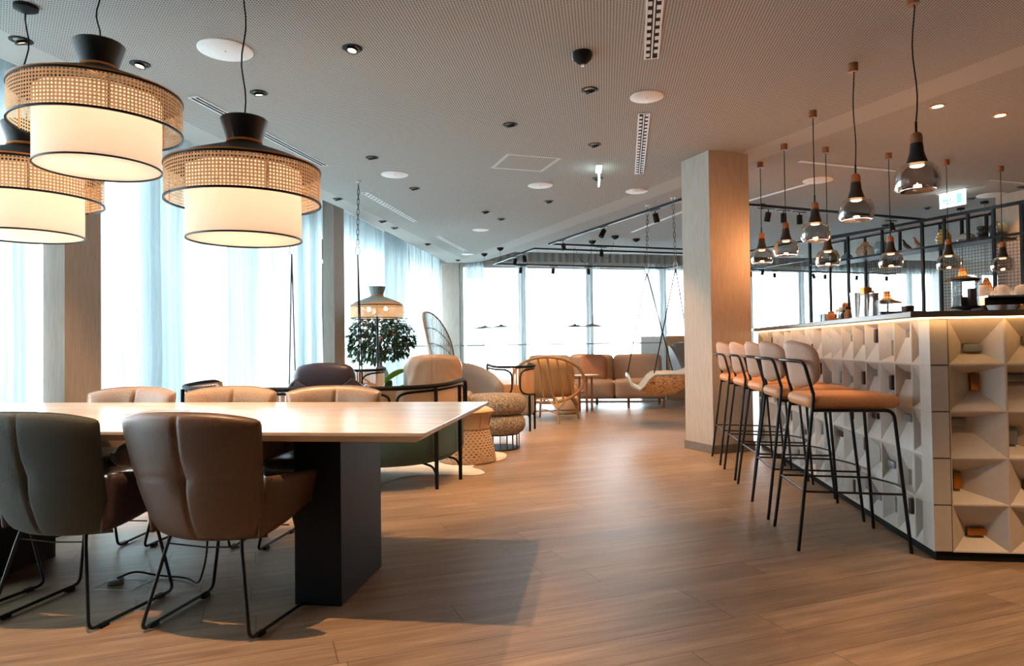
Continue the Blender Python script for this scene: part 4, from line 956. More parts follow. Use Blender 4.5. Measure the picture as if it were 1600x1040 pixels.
# exit signs
def exit_sign(label, x, y, rz, w, h, drop, faces):
    r = thing('exit_sign', label, 'sign', (x, y, CZ), rz)
    b = MB(); b.bbox((-w/2-.03, -.035, -.012), (w/2+.03, .035, 0)); b.build('mount_plate', 'white_metal', r, 0)
    b = MB(); b.bbox((-w/2, -.008, -drop-h), (w/2, .008, -drop)); b.build('sign_panel', 'exit_glow', r, 0)
    for sg in (-1, 1):
        yy = sg*.0095
        b = MB(); x0 = .0; cy = -drop-h*.5
        # doorway block, running figure and arrow
        b.bbox((w*.16, yy-.0007, cy-h*.36), (w*.38, yy+.0007, cy+h*.36)); b.build('doorway_symbol', 'exit_green', r, 0)
        b = MB(); b.box((-.02*w-.02, yy, cy+h*.02), (h*.13, .0014, h*.34), T=Matrix.Rotation(.25, 3, 'Y')); b.box((-.02*w+.03, yy, cy-h*.25), (h*.34, .0014, h*.09), T=Matrix.Rotation(.6, 3, 'Y')); b.box((-.02*w-.05, yy, cy-h*.22), (h*.3, .0014, h*.09), T=Matrix.Rotation(-.5, 3, 'Y')); b.lathe([(0, 0), (h*.07, 0)], 12, (-.02*w+.0, yy, cy+h*.29), T=Matrix.Rotation(pi/2, 3, 'X')); b.build('running_figure', 'exit_green', r, 0)
        b = MB(); a_ = -w*.42; b.add([(a_, yy, cy), (a_+w*.12, yy, cy+h*.22), (a_+w*.12, yy, cy+h*.08), (a_+w*.22, yy, cy+h*.08), (a_+w*.22, yy, cy-h*.08), (a_+w*.12, yy, cy-h*.08), (a_+w*.12, yy, cy-h*.22)], [(0, 1, 2, 3, 4, 5, 6)]); b.build('arrow_symbol', 'exit_green', r, 0)
exit_sign('bright hanging exit sign seen edge-on in the middle of the ceiling', -.03, 7.5, radians(92), .3, .16, .012, 0)
exit_sign('glowing white exit sign with a running figure above the shelving', 4.5, 9.5, radians(-60), .34, .18, .02, 0)

# track rails and spotlights
TR = 2.87
def rail(label, pts, wires):
    b = MB(off=(*pts[0], TR))
    r = thing('track_rail', label, 'light track', (*pts[0], TR), 0, 'black lighting tracks')
    for i in range(len(pts)-1):
        b.beam((*pts[i], TR), (*pts[i+1], TR), .034)
    b.build('rail', 'black_metal', r, 0)
    b = MB(off=(*pts[0], TR))
    for x, y in wires: b.tube([(x, y, TR+.01), (x, y, CZ+.02)], .0015, 5)
    b.build('suspension_wire', 'grey_metal', r, 0)
A = [(.98, 8.55), (-.93, 11.9), (2.76, 13.75), (3.48, 12.6), (4.72, 10.9)]
def lerp(a, c, t): return (a[0]+(c[0]-a[0])*t, a[1]+(c[1]-a[1])*t)
rail('large black lighting track running from the column towards the far windows', [A[1], A[0], (4.75, 10.75)], [lerp(A[0], A[1], t) for t in (.15, .5, .85)]+[lerp(A[0], (4.75, 10.75), t) for t in (.2, .6)])
rail('black lighting track crossing the far ceiling in front of the second rectangle', [A[1], A[2], A[3], A[4]], [lerp(A[1], A[2], t) for t in (.2, .6, .9)])
B = [(-1.24, 12.4), (-2.35, 14.5), (1.46, 16.3), (2.55, 14.2)]
rail('rectangular black lighting track nearest the far left windows', [B[0], B[1], B[2], B[3], B[0]], [lerp(B[0], B[1], .5), lerp(B[1], B[2], .3), lerp(B[1], B[2], .7), lerp(B[3], B[0], .5)])
D_ = [(4.5, 15.2), (3.45, 17.1), (7.7, 19.3)]
rail('black lighting track in front of the windows right of the column', [D_[0], D_[1], D_[2]], [lerp(D_[0], D_[1], .5), lerp(D_[1], D_[2], .3), lerp(D_[1], D_[2], .7)])
def tspot(label, x, y, tilt, az, lit=0, pw=0):
    r = thing('track_spotlight', label, 'spotlight', (x, y, TR-.02), az, 'black spotlights on the lighting tracks')
    b = MB(); b.bbox((-.1, -.014, -.012), (.1, .014, .0)); b.build('adapter', 'black_metal', r, 0)
    T = Matrix.Rotation(tilt, 3, 'X'); b = MB(); b.tube([(0, 0, -.01), (0, 0, -.05)], .007, 8); b.lathe([(0, 0), (.036, 0), (.038, -.12), (.03, -.12), (.028, -.1), (0, -.1)], 20, (0, 0, -.045), T=T); b.build('lamp_head', 'black_matt', r, 40)
    b = MB(); b.disc(T @ Vector((0, 0, -.103))+Vector((0, 0, -.045)), .0275, 16, False, T=T); b.build('lens', 'bulb_soft' if lit else 'grey_metal', r, 0)
    if pw: d = light('SPOT', 'spot_light', T @ Vector((0, 0, -.14))+Vector((0, 0, -.045)), pw*DLP, WARM, r, spot_size=radians(70), spot_blend=.7, shadow_soft_size=.025); d.rotation_euler = (tilt, 0, 0)
azA = math.atan2(3.35, -1.91); azB = math.atan2(1.85, 3.69)
TS = [(lerp(A[0], A[1], .155), -.25, azA, 1, 60, 'track spotlight beside the hanging chains left of the column'), (lerp(A[0], A[1], .5), .5, azA, 0, 50, 'strongly tilted track spotlight halfway along the left track'), (lerp(A[0], A[1], .86), -.2, azA, 1, 50, 'track spotlight at the far end of the left track'),
      (lerp(B[0], B[1], .22), -.15, azA, 0, 0, 'right one of the paired spotlights on the short side of the far rectangle'), (lerp(B[0], B[1], .42), .2, azA, 0, 0, 'left one of the paired spotlights on the short side of the far rectangle'),
      (lerp(B[1], B[2], .15), .3, azB, 0, 0, 'leftmost spotlight against the far windows'), (lerp(B[1], B[2], .33), .3, azB, 0, 0, 'second spotlight from the left against the far windows'), (lerp(B[1], B[2], .53), -.1, azB, 0, 0, 'spotlight against the far windows above the right pair of disc lamps'),
      (lerp(A[1], A[2], .245), 0, azB, 1, 40, 'spotlight on the crossing track above the beige sofa'), (lerp(B[2], B[3], .35), .2, azA, 0, 0, 'spotlight beside the ropes next to the column'),
      (lerp(A[0], A[4], .315), .3, azB, 0, 0, 'first spotlight right of the column on the near track'), (lerp(A[0], A[4], .375), 0, azB, 1, 40, 'lit second spotlight right of the column on the near track'), (lerp(A[0], A[4], .44), 0, azB, 0, 0, 'third spotlight right of the column on the near track'),
      (lerp(A[0], A[4], .85), -.25, azB, 1, 60, 'lit spotlight at the end of the near track above the bird figures'), (lerp(D_[0], D_[1], .0), 0, azA, 0, 0, 'spotlight on the slanting track above the glass pendant by the column'),
      (lerp(D_[0], D_[1], .75), .2, azA, 0, 0, 'second spotlight against the windows right of the column'), (lerp(D_[0], D_[1], .95), 0, azA, 0, 0, 'spotlight against the windows closest to the column on its right'), (lerp(D_[1], D_[2], .17), 0, azB, 0, 0, 'third spotlight against the windows right of the column'),
      (lerp(D_[1], D_[2], .42), -.4, azB, 0, 0, 'tilted spotlight against the windows behind the first shelf post'), (lerp(D_[1], D_[2], .5), 0, azB, 0, 0, 'spotlight against the windows between the first and second shelf posts'), (lerp(D_[1], D_[2], .72), .2, azB, 0, 0, 'spotlight against the windows above the cocktail shakers'), (lerp(D_[1], D_[2], .93), 0, azB, 0, 0, 'spotlight against the windows above the far dark cabinet')]
for (x, y), tl, az, l_, pw, lb in TS: tspot(lb, x, y, tl, az, l_, pw)

# disc lamps over the far tables
def disc_lamp(label, x, y, z, cx_, cy_, R_=.25):
    r = thing('disc_pendant', label, 'lamp', (x, y, z), 0, 'flat black disc lamps in front of the far windows')
    b = MB(); b.lathe([(0, 0), (R_, 0), (R_, .004), (R_*.6, .02), (.03, .045), (.012, .06), (.009, .07), (.009, .19), (0, .19)], 40); b.build('shade', 'black_metal', r, 45)
    b = MB(); L_ = CZ-z
    pts = [(0, 0, .19), (0, 0, L_*.5), (0, 0, L_-.03)] if abs(cx_-x)+abs(cy_-y) < .05 else [(0, 0, .19), (0, 0, L_-.05), ((cx_-x)*.3, (cy_-y)*.3, L_-.35), ((cx_-x)*.75, (cy_-y)*.75, L_-.42), (cx_-x, cy_-y, L_-.04)]
    b.tube(fillet(pts, .3, 6) if len(pts) > 3 else pts, .003, 5); b.build('cord', 'black_matt', r, 60)
    b = MB(); b.lathe([(0, -.065), (.03, -.058), (.06, -.03), (.07, 0), (0, 0)], 24, (cx_-x, cy_-y, L_)); b.build('ceiling_canopy', 'black_matt', r, 50)
disc_lamp('leftmost flat disc lamp of the four before the far windows', -2.45, 14.0, 1.47, -2.45, 14.0)
disc_lamp('flat disc lamp second from the left before the far windows', -2.0, 13.25, 1.465, -2.0, 13.25)
disc_lamp('flat disc lamp third from the left before the far windows, on a looped cord', -.54, 12.75, 1.435, -.19, 12.75)
disc_lamp('rightmost flat disc lamp of the four before the far windows, on a looped cord', -.2, 12.15, 1.42, .22, 12.25)
r = thing('smoke_detector', 'small black ceiling dome between the looped cords and the chains', 'sensor', (.61, 12.7, CZ)); b = MB(); b.lathe([(0, -.06), (.06, -.03), (.07, 0), (0, 0)], 24); b.build('dome', 'black_matt', r, 50)
# ================================================================ LOUNGE
def spow(a, p): return math.copysign(abs(a)**p, a)
def make_targa(name, label, cat, loc, rz, sx, sy, n_exp, h_leg, h_body, h_rail, body_mat, frame_mat, a0, a1, cushions, group=None, leg_a=None):
    """bent-wood seat: upholstered drum below, cane band in a black bent frame around the back. Local: back towards -y."""
    r = thing(name, label, cat, loc, rz, group)
    e = 2/n_exp
    def pl(a, k=1.0): return Vector((sx*k*spow(cos(a), e), sy*k*spow(sin(a), e), 0))
    # body: solid upholstered tub, plan closed at the front by a straight line
    A0, A1 = a0, a1
    N_ = 44; back = [pl(A0+(A1-A0)*i/N_) for i in range(N_+1)]
    fy = max(back[0].y, back[-1].y)
    plan = [(p.x, p.y) for p in back]
    b = MB(); m_ = len(plan); rows = [(h_leg, .90), (h_leg+.02, .97), (h_leg+.06, 1.0), (h_body-.03, 1.0), (h_body, .985)]
    vs_ = []
    for z, k in rows:
        for x, y in plan: vs_.append((x*k, y*k, z))
    fs = [(i*m_+j, i*m_+(j+1) % m_, (i+1)*m_+(j+1) % m_, (i+1)*m_+j) for i in range(len(rows)-1) for j in range(m_)]
    fs.append(list(range(m_))[::-1]); fs.append([(len(rows)-1)*m_+j for j in range(m_)]); b.add(vs_, fs); b.build('upholstered_body', body_mat, r, 40)
    # cane band between body and rail
    def rp(t, z, k=1.02): a = A0+(A1-A0)*t; p = pl(a, k); return (p.x, p.y, z)
    rise = lambda t: h_rail+.03*(2*abs(t-.5))**3
    ln = sum((back[i+1]-back[i]).length for i in range(N_))
    b = MB(); b.grid(lambda u, v: rp(u, h_body+.01+v*(rise(u)-h_body-.02), 1.005), 64, 3, lambda u, v: (u*ln, v*(h_rail-h_body))); b.build('cane_back', 'cane_fine', r, 60)
    # bent rail with downturned ends and inner loops
    P = [rp(0, h_body-.03)]+[rp(.0, rise(0)-.03)]+[rp(k/40, rise(k/40)) for k in range(1, 40)]+[rp(1, rise(1)-.03)]+[rp(1, h_body-.03)]
    b = MB(); b.tube(fillet(P, .05, 4), .017, 10); b.build('top_rail', frame_mat, r, 60)
    loops = 3 if sx > .8 else 2
    for q in range(loops):
        t0, t1 = (q+.03)/loops, (q+.97)/loops; z0 = h_body+.0
        dz = rise(.5)-.035-z0-.012; rt = min(.45, .45*dz/(ln*(t1-t0))*2); pts = []
        for k in range(64):      # superelliptic loop: big round corners
            w = 2*pi*k/64; cu = spow(cos(w), .32 if ln*(t1-t0) > .6 else .45); cv = spow(sin(w), .45); tt = (t0+t1)/2+(t1-t0)/2*cu
            pts.append(rp(tt, z0+.012+(rise(tt)-.035-z0-.012)*(cv+1)/2, 1.012))
        b = MB(); b.tube(pts, .010, 8, True); b.build('bent_loop', frame_mat, r, 60)
    for a in leg_a or (A0+.12*(A1-A0), A0+.38*(A1-A0), A0+.62*(A1-A0), A0+.88*(A1-A0)):
        p = pl(a, 1.03); zt = h_rail-.01 if sx > .8 else h_body
        b = MB(); b.tube([(p.x, p.y, 0), (p.x, p.y, h_leg+.1), (p.x, p.y, zt)], [.014, .017, .015], 10)
        q = pl(a, .9); b.tube(fillet([(p.x, p.y, h_leg-.08), (p.x*.97, p.y*.97, h_leg-.01), (q.x, q.y, h_leg+.01)], .05, 4), .009, 8); b.build('leg', frame_mat, r, 60)
    for c, d, mt, nm, T in cushions: b = MB(); b.rbox(c, d, min(d)*.42, 6, T=T, bulge=.03); b.build(nm, mt, r, 80)
    return r
RX = lambda a: Matrix.Rotation(a, 3, 'X')
RZ = lambda a: Matrix.Rotation(a, 3, 'Z')
make_targa('cane_back_sofa', 'dark green sofa with black bent frame and cane back, behind the long table', 'sofa', (-2.36, 5.68, 0), 0, 1.13, .75, 3.2, .18, .54, .79, 'fabric_green', 'black_matt', pi*.96, pi*2.04,
           [((-.5, -.1, .56), (.98, 1.0, .14), 'fabric_green', 'seat_cushion', None), ((.5, -.1, .56), (.98, 1.0, .14), 'fabric_green', 'seat_cushion', None)][:0] ,
           leg_a=(pi*1.02, pi*1.17, pi*1.83, pi*1.985))
make_targa('cane_lounge_chair', 'cane-backed lounge chair with a black bent frame behind the tweed stool', 'chair', (-1.25, 9.05, 0), radians(18), .285, .40, 3.4, .2, .46, .83, 'grey_cloth', 'black_matt', pi*.92, pi*2.08,
           [((0, .02, .49), (.44, .6, .12), 'grey_cloth', 'seat_cushion', None)])
make_targa('cane_lounge_chair', 'cane-backed chair with rounded black frame behind the dark leather seat, near the lamp pole', 'chair', (-3.15, 8.1, 0), radians(35), .42, .42, 3, .2, .46, .83, 'grey_cloth', 'black_matt', pi*.92, pi*2.08,
           [((0, .02, .49), (.66, .62, .1), 'leather_dark', 'seat_cushion', None)])
# hanging seats -------------------------------------------------
def chain(b, a, c, L_=.075):
    a = Vector(a); c = Vector(c); n_ = max(2, int((a-c).length/(L_*.78))); d = (c-a)/n_
    for k in range(n_):
        m_ = a+d*(k+.5); sd = Vector((1, 0, 0)) if k % 2 else Vector((0, 1, 0)); w = .013; h = L_*.5-.004
        pts = [m_+sd*(w*cos(t))+Vector((0, 0, h*(1 if sin(t) > 0 else -1)*min(1, abs(sin(t))*1.6+.0))) for t in [2*pi*q/10+.01 for q in range(10)]]
        b.tube(pts, .0035, 5, True)
def swing(label, loc, rz, anchors, joints, pins, shell_mat, inner_mat, cushion=None, span=.38):
    r = thing('swing_chair', label, 'swing', loc, 0, 'hanging lounge seats on chains and ropes'); off = loc
    for (a, j) in zip(anchors, joints):
        b = MB(off=off); b.lathe([(0, 0), (.03, 0), (.03, -.012), (.008, -.02), (.008, -.05), (0, -.05)], 16, (*a[:2], CZ)); b.build('ceiling_hook', 'chrome', r, 40)
        b = MB(off=off); chain(b, (*a[:2], CZ-.04), (j[0], j[1], j[2]+.03)); b.build('chain', 'black_metal', r, 60)
    for j, ps_ in zip(joints, pins):
        b = MB(off=off); b.tube([(j[0]+.028*sin(t)*(1 if 1 else 0), j[1], j[2]-.04+.05*cos(t)) for t in [2*pi*k/14 for k in range(14)]], .005, 6, True); b.build('rope_ring', 'grey_metal', r, 60)
        for p in ps_: b = MB(off=off); b.tube([(j[0], j[1], j[2]-.085), ((j[0]*.9+p[0]*.1), j[1]*.9+p[1]*.1, j[2]-.2-.0), p], .0075, 8); b.build('rope', 'black_matt', r, 60)
    Rz = Matrix.Rotation(rz, 3, 'Z')
    # shell: an upswept scoop, long axis local x (back at +x)
    prof = [(-.50, .20), (-.47, .235), (-.42, .16), (-.36, .07), (-.25, .02), (-.1, .0), (.06, .005), (.2, .04), (.3, .12), (.36, .21), (.40, .30)]
    prof = [(-.42, .24), (-.37, .11), (-.24, .03), (-.04, .0), (.14, .01), (.27, .06), (.36, .14), (.42, .24)]
    def sh(u, v):
        k = u*(len(prof)-1); i = min(int(k), len(prof)-2); t = k-i; x = prof[i][0]*(1-t)+prof[i+1][0]*t; z = prof[i][1]*(1-t)+prof[i+1][1]*t
        s = 2*v-1; w = span*(1-.25*(abs(u-.5)*2)**3); rs = min(1, max(0, (u-.24)/.17)); side = (.03+.25*rs*rs*(3-2*rs))*abs(s)**2.4*(1-.55*max(0, u-.55)/.45)
        p = Rz @ Vector((x, s*w, z+side)); n_ = Rz @ Vector((0, s*1.0, -1.0)); return (loc[0]+p.x, loc[1]+p.y, loc[2]+p.z), n_
    b = MB(off=off); b.pad(sh, lambda u, v: (.012, .0), 22, 20); b.build('seat_shell', shell_mat, r, 80)
    b = MB(off=off); b.pad(sh, lambda u, v: (-.001, .02+.035*(1-(2*u-1)**8)*(1-(2*v-1)**8)), 22, 20); b.build('padding', inner_mat, r, 80)
    rim = [sh(k/20, 0)[0] for k in range(21)]+[sh(1, k/12)[0] for k in range(1, 13)]+[sh(1-k/20, 1)[0] for k in range(1, 21)]+[sh(0, 1-k/12)[0] for k in range(1, 12)]
    b = MB(off=off); b.tube(rim, .02, 8, True); b.build('rim_piping', inner_mat, r, 80)
    if cushion: b = MB(off=off); b.rbox(Vector(loc)+Rz @ Vector(cushion[0]), cushion[1], min(cushion[1])*.45, 6, T=Rz @ Matrix.Rotation(cushion[2], 3, 'Y'), bulge=.04); b.build('head_cushion', 'leather_dark', r, 80)
    return r
swing('hanging seat with a brown branch-print shell and pale leather inside, beside the column', (.72, 9.3, .425), radians(0), [(.625, 9.62), (.925, 9.17)], [(.59, 9.5, 2.15), (.94, 9.12, 2.16)],
      [[(.31, 9.6, .69), (.95, 9.72, .66)], [(.63, 9.0, .71), (1.12, 9.0, .70)]], 'branch_print', 'leather_grey')
swing('hanging seat on black ropes with a dark leather cushion, behind the green sofa', (-3.02, 7.22, .40), radians(-75), [(-3.30, 6.95), (-2.79, 7.56)], [(-3.32, 6.95, 2.2), (-2.785, 7.5, 2.25)],
      [[(-3.36, 6.95, .62), (-3.26, 6.9, .60)], [(-2.74, 7.5, .62), (-2.70, 7.3, .60)]], 'leather_dark', 'leather_dark', ((.33, 0, .38), (.17, .60, .26), .15))
# tan high-backed chair -----------------------------------------
def wrinkle_back(r, w, h, z0, y, mat, T=None, th_=.15, wr=7, name='backrest', taper=.1):
    def bf(u, v):
        s = 2*u-1; ww = w*(1-taper*(1-v)); rr = (1-max(0, (v-.75)/.25)**2.5*.16); x = s*ww*rr; z = z0+h*v-.03*abs(s)**3*v
        p = Vector((x, y+.05*s*s-.10*v, z)); 
        if T is not None: p = T @ p
        n_ = Vector((s*.4, -1, .1)); return p, (T @ n_ if T is not None else n_)
    def tf(u, v):
        e = (1-(2*u-1)**6)**.5*(1-(2*v-1)**6)**.5; s = 2*u-1
        w_ = .010*sin(abs(s)*wr*1.3+v*22+2*sin(v*7+s*3))*abs(s)**.7*(1.25-v)+.004*sin(v*34+s*s*9)*max(0, .45-v)*2*abs(s)
        w_ -= .007*math.exp(-((s)/.022)**2)
        return (.01+(th_*.5+w_)*e, .01+th_*.5*e)
    b = MB(); b.pad(bf, tf, 48, 30); return b.build(name, mat, r, 80)
r = thing('high_back_armchair', 'tan wrinkled leather high-backed armchair behind the right end of the green sofa', 'chair', (-1.76, 6.98, 0), radians(6))
wrinkle_back(r, .29, .58, .44, 0, 'leather_tan'); b = MB(); b.rbox((0, .34, .42), (.6, .62, .18), .085, 6, bulge=.03); b.build('seat', 'leather_tan', r, 80)
for sx in (-1, 1): b = MB(); b.rbox((sx*.3, .3, .5), (.1, .56, .2), .045, 5); b.build('armrest', 'leather_tan', r, 80)
b = MB(); b.lathe([(0, 0), (.26, 0), (.26, .012), (.03, .03), (.03, .33), (0, .33)], 32, (0, .3, 0)); b.build('swivel_base', 'black_metal', r, 40)
# grey curved settee ---------------------------------------------
r = thing('curved_settee', 'grey curved-back settee with a pale seat, between the tan armchair and the cane chair', 'sofa', (-1.82, 8.15, 0), 0)
def sb(u, v):
    a = radians(15)+u*radians(235); rx, ry = .56, .46; hh = .50+.42*sin(pi*min(1, .25+.6*(1-u)))**1.5
    hh = .66+.27*sin(pi/2*min(1, u*2.2))-.3*max(0, u-.75)*2
    z = .2+(hh-.2)*v; return (rx*cos(a)*1.0, ry*sin(a), z), (cos(a), sin(a), 0)
b = MB(); b.pad(sb, lambda u, v: (.05*(1-(2*v-1)**8)**.5+.005, .05*(1-(2*v-1)**8)**.5+.005), 36, 10); b.build('backrest', 'fabric_grey_warm', r, 80)
b = MB(); b.lathe([(0, .2), (.5, .2), (.55, .24), (.56, .36), (.52, .42), (0, .44)], 48, sx=1.05, sy=.88); b.build('seat', 'grey_cloth', r, 60)
for a in (.6, 2.2, 3.8, 5.4): b = MB(); b.tube([(.45*cos(a), .38*sin(a), 0), (.42*cos(a), .36*sin(a), .21)], .014, 8); b.build('leg', 'black_metal', r, 40)
# tweed stool on a wire base --------------------------------------
r = thing('tweed_pouf', 'round tweed pouf of two stacked rolls on a black wire base', 'pouf', (-1.165, 7.28, 0))
for z0, z1, R_ in ((.17, .375, .312), (.375, .585, .322)):
    b = MB(); h = z1-z0; b.lathe([(0, z0+.005), (R_*.82, z0+.002), (R_*.93, z0+h*.12), (R_, z0+h*.35), (R_, z0+h*.65), (R_*.93, z0+h*.88), (R_*.8, z1-.004), (R_*.4, z1+.006 if z1 > .5 else z1-.002), (0, z1+.008 if z1 > .5 else z1-.002)], 56); b.build('cushion_roll', 'tweed', r, 80)
b = MB(); n_ = 20
b.tube([(.245*cos(2*pi*k/40), .245*sin(2*pi*k/40), .007) for k in range(40)], .007, 8, True); b.tube([(.245*cos(2*pi*k/40), .245*sin(2*pi*k/40), .165) for k in range(40)], .006, 8, True)
for k in range(n_): a = 2*pi*k/n_; b.tube([(.245*cos(a), .245*sin(a), .007), (.245*cos(a), .245*sin(a), .165)], .0045, 6)
b.build('wire_base', 'black_metal', r, 60); b = MB(); b.lathe([(0, .012), (.24, .012), (.24, .016), (0, .016)], 32); b.build('base_plate', 'dark_blue', r, 40)
# woven rope stool ------------------------------------------------
r = thing('rope_stool', 'hourglass-shaped stool woven from natural rope beside the green sofa', 'stool', (-1.315, 6.46, .006))
b = MB(); b.lathe([(.265, .01), (.268, .05), (.25, .14), (.228, .24), (.208, .32)], 64, uv=True); b.build('open_weave', 'wicker_open', r, 60)
b = MB(); b.lathe([(.208, .32), (.205, .36), (.222, .42), (.245, .455), (.25, .475)], 64, uv=True); b.build('tight_weave', 'wicker_tight', r, 60)
b = MB(); b.lathe([(0, .46), (.225, .462), (.246, .475), (.24, .492), (.2, .508), (0, .515)], 56); b.build('seat', 'boucle_light', r, 60)
b = MB()
for R_, z in ((.267, .012), (.208, .318), (.25, .472)): b.tube([(R_*cos(2*pi*k/40), R_*sin(2*pi*k/40), z) for k in range(40)], .008, 8, True)
for k in range(8): a = 2*pi*k/8; b.tube([(.258*cos(a), .258*sin(a), .012), (.238*cos(a), .238*sin(a), .14), (.2*cos(a), .2*sin(a), .31), (.235*cos(a), .235*sin(a), .46)], .007, 6)
b.build('frame', 'rattan', r, 60)
# cowhide rug -----------------------------------------------------
rp_ = [(-1.81, 5.33), (-1.69, 5.62), (-1.5, 5.72), (-1.3, 5.73), (-1.12, 5.72), (-1.04, 5.83), (-1.1, 5.97), (-1.2, 6.1), (-1.18, 6.3), (-1.05, 6.45), (-.98, 6.62), (-1.0, 6.85), (-1.1, 7.0), (-1.3, 7.1), (-1.6, 7.25), (-2.1, 7.5), (-2.6, 7.3), (-2.9, 6.7), (-2.7, 6.2), (-2.5, 5.7), (-2.3, 5.45), (-2.0, 5.3)]
pts = []
n_ = len(rp_)
for i in range(n_):
    p0, p1, p2, p3 = [Vector((*rp_[(i+k-1) % n_], 0)) for k in range(4)]
    for k in range(4): t = k/4; pts.append(.5*((2*p1)+(-p0+p2)*t+(2*p0-5*p1+4*p2-p3)*t*t+(-p0+3*p1-3*p2+p3)*t**3))
b = MB(off=(-1.7, 6.4, 0)); b.prism([(p.x, p.y) for p in pts], .0, .006); tag(b.build('cowhide_rug', 'rug', None, 0), 'cream cowhide rug with a wavy edge under the rope stool and green sofa', 'rug')
# rattan hoop chair -----------------------------------------------
r = thing('rattan_hoop_chair', 'round rattan hoop chair with amber cushions, seen from behind', 'chair', (-.82, 10.1, 0), 0)
def hp(a, k=1): x = .52*cos(a)*k; z = .605+.33*sin(a)*k; return Vector((x, -.36-.05*sin(a)*k+.16*abs(cos(a))**2, z))
b = MB(); hoop = [hp(2*pi*k/60) for k in range(60)]; b.tube(hoop, .022, 10, True); b.build('hoop', 'rattan', r, 70)
for xk in (-.78, -.5, -.24, .02, .28, .54):
    a = math.acos(xk); p1 = hp(a); a2 = -math.acos(max(-1, min(1, xk+.16))); p2 = hp(a2); b = MB(); b.tube([p1, (p1+p2)/2+Vector((0, .03, 0)), p2], .0145, 8); b.build('spindle', 'rattan', r, 60)
b = MB(); b.tube([(-.45, -.2, .42), (-.5, .15, .40), (-.35, .45, .41), (0, .53, .42), (.35, .45, .41), (.5, .15, .40), (.45, -.2, .42)], .02, 10); b.build('seat_rim', 'rattan', r, 60)
b = MB(); b.rbox((0, .16, .42), (.80, .60, .13), .06, 6, bulge=.03); b.build('seat_cushion', 'orange_cloth', r, 80)
b = MB(); b.rbox((.02, -.14, .63), (.68, .15, .50), .065, 6, T=RX(.12), bulge=.04); b.build('back_cushion', 'orange_cloth', r, 80)
for (x, y) in ((.17, -.5), (.42, .18), (-.18, .38), (-.42, -.12)): b = MB(); b.tube(fillet([(x, y, 0), (x*.9, y*.88, .22), (x*.7, y*.6, .34), (x*.3, y*.2, .365)], .1, 5), .017, 8); b.build('leg', 'rattan', r, 60)
b = MB(); b.tube(fillet([(.165, -.48, .13), (0, 0, .13), (-.18, .37, .13)], .01), .009, 6); b.tube([(.41, .17, .13), (0, 0, .13), (-.41, -.12, .13)], .009, 6)
b.tube([(.165, -.46, .2), (.0, -.36, .33), (-.28, -.2, .33), (-.41, -.12, .2)], .012, 8); b.tube([(.17, -.46, .2), (.28, -.26, .33), (.36, -.0, .33), (.41, .16, .2)], .012, 8); b.build('stretcher', 'rattan', r, 60)
# beige sofa --------------------------------------------------------
r = thing('fabric_sofa', 'long beige fabric sofa on wooden legs in front of the glass railing', 'sofa', (-.2, 12.3, 0), 0)
for x0, x1 in ((-1.2, -.42), (-.42, .36), (.36, 1.24)): b = MB(); b.rbox(((x0+x1)/2, -.05, .33), (x1-x0-.006, .92, .30), .065, 6, bulge=.015); b.build('seat_cushion', 'sofa_beige', r, 80)
for x0, x1 in ((-1.2, -.42), (-.42, .36), (.36, 1.22)): b = MB(); b.rbox(((x0+x1)/2, .36, .64), (x1-x0-.006, .24, .54), .07, 6, T=RX(-.08), bulge=.015); b.build('back_cushion', 'sofa_beige', r, 80)
b = MB(); b.rbox((.0, .06, .19), (2.4, .82, .06), .02, 2); b.build('base_frame', 'leather_dark', r, 60)
for x, y in ((-1.1, -.38), (.6, -.34), (1.2, -.3), (-1.1, .45), (1.18, .45), (.05, .4)): b = MB(); b.bbox((x-.022, y-.022, 0), (x+.022, y+.022, .18)); b.build('leg', 'cap_wood', r, 0, .004)
def pillow(label, c, d, mat, rz, rx):
    b = MB(off=c); b.rbox(c, d, min(d)*.40, 7, T=RZ(rz) @ RX(rx), bulge=.035); return tag(b.build('cushion', mat, None, 80), label, 'cushion', 'cushions on the beige sofa')
pillow('terracotta cushion leaning on the beige sofa back', (-.20, 12.32, .69), (.46, .14, .42), 'terracotta', .05, -.2)
pillow('second, paler terracotta cushion half hidden behind the first on the sofa', (-.42, 12.44, .70), (.42, .13, .42), 'leather_tan', -.05, -.15)
pillow('grey-blue cushion leaning at the left of the beige sofa', (-.78, 12.4, .69), (.42, .14, .4), 'grey_cloth', .5, -.2)
# little side tables ------------------------------------------------
r = thing('side_table', 'small round side table with wooden legs before the beige sofa', 'table', (-.3, 11.42, 0)); b = MB(); b.lathe([(0, .59), (.2, .59), (.2, .605), (0, .605)], 36); b.build('tabletop', 'wall_paint', r, 40)
for x, y in ((-.12, -.02), (.0, -.08), (.08, .1)): b = MB(); b.bbox((x-.018, y-.018, 0), (x+.018, y+.018, .59)); b.build('leg', 'cap_wood', r, 0)
r = thing('side_table', 'lower round side table partly hidden behind the rattan hoop chair', 'table', (-.62, 11.35, 0)); b = MB(); b.lathe([(0, .5), (.17, .5), (.17, .515), (0, .515)], 36); b.build('tabletop', 'oak', r, 40); b = MB(); b.lathe([(0, 0), (.14, 0), (.14, .012), (.015, .02), (.015, .5), (0, .5)], 28); b.build('pedestal', 'oak', r, 40)
r = thing('drum_pouf', 'low round beige pouf under the rattan chair, before the sofa', 'pouf', (-.62, 11.9-.85, 0)); b = MB(); b.lathe([(0, 0), (.17, .0), (.2, .03), (.2, .24), (.17, .28), (0, .285)], 32); b.build('body', 'boucle_light', r, 60)
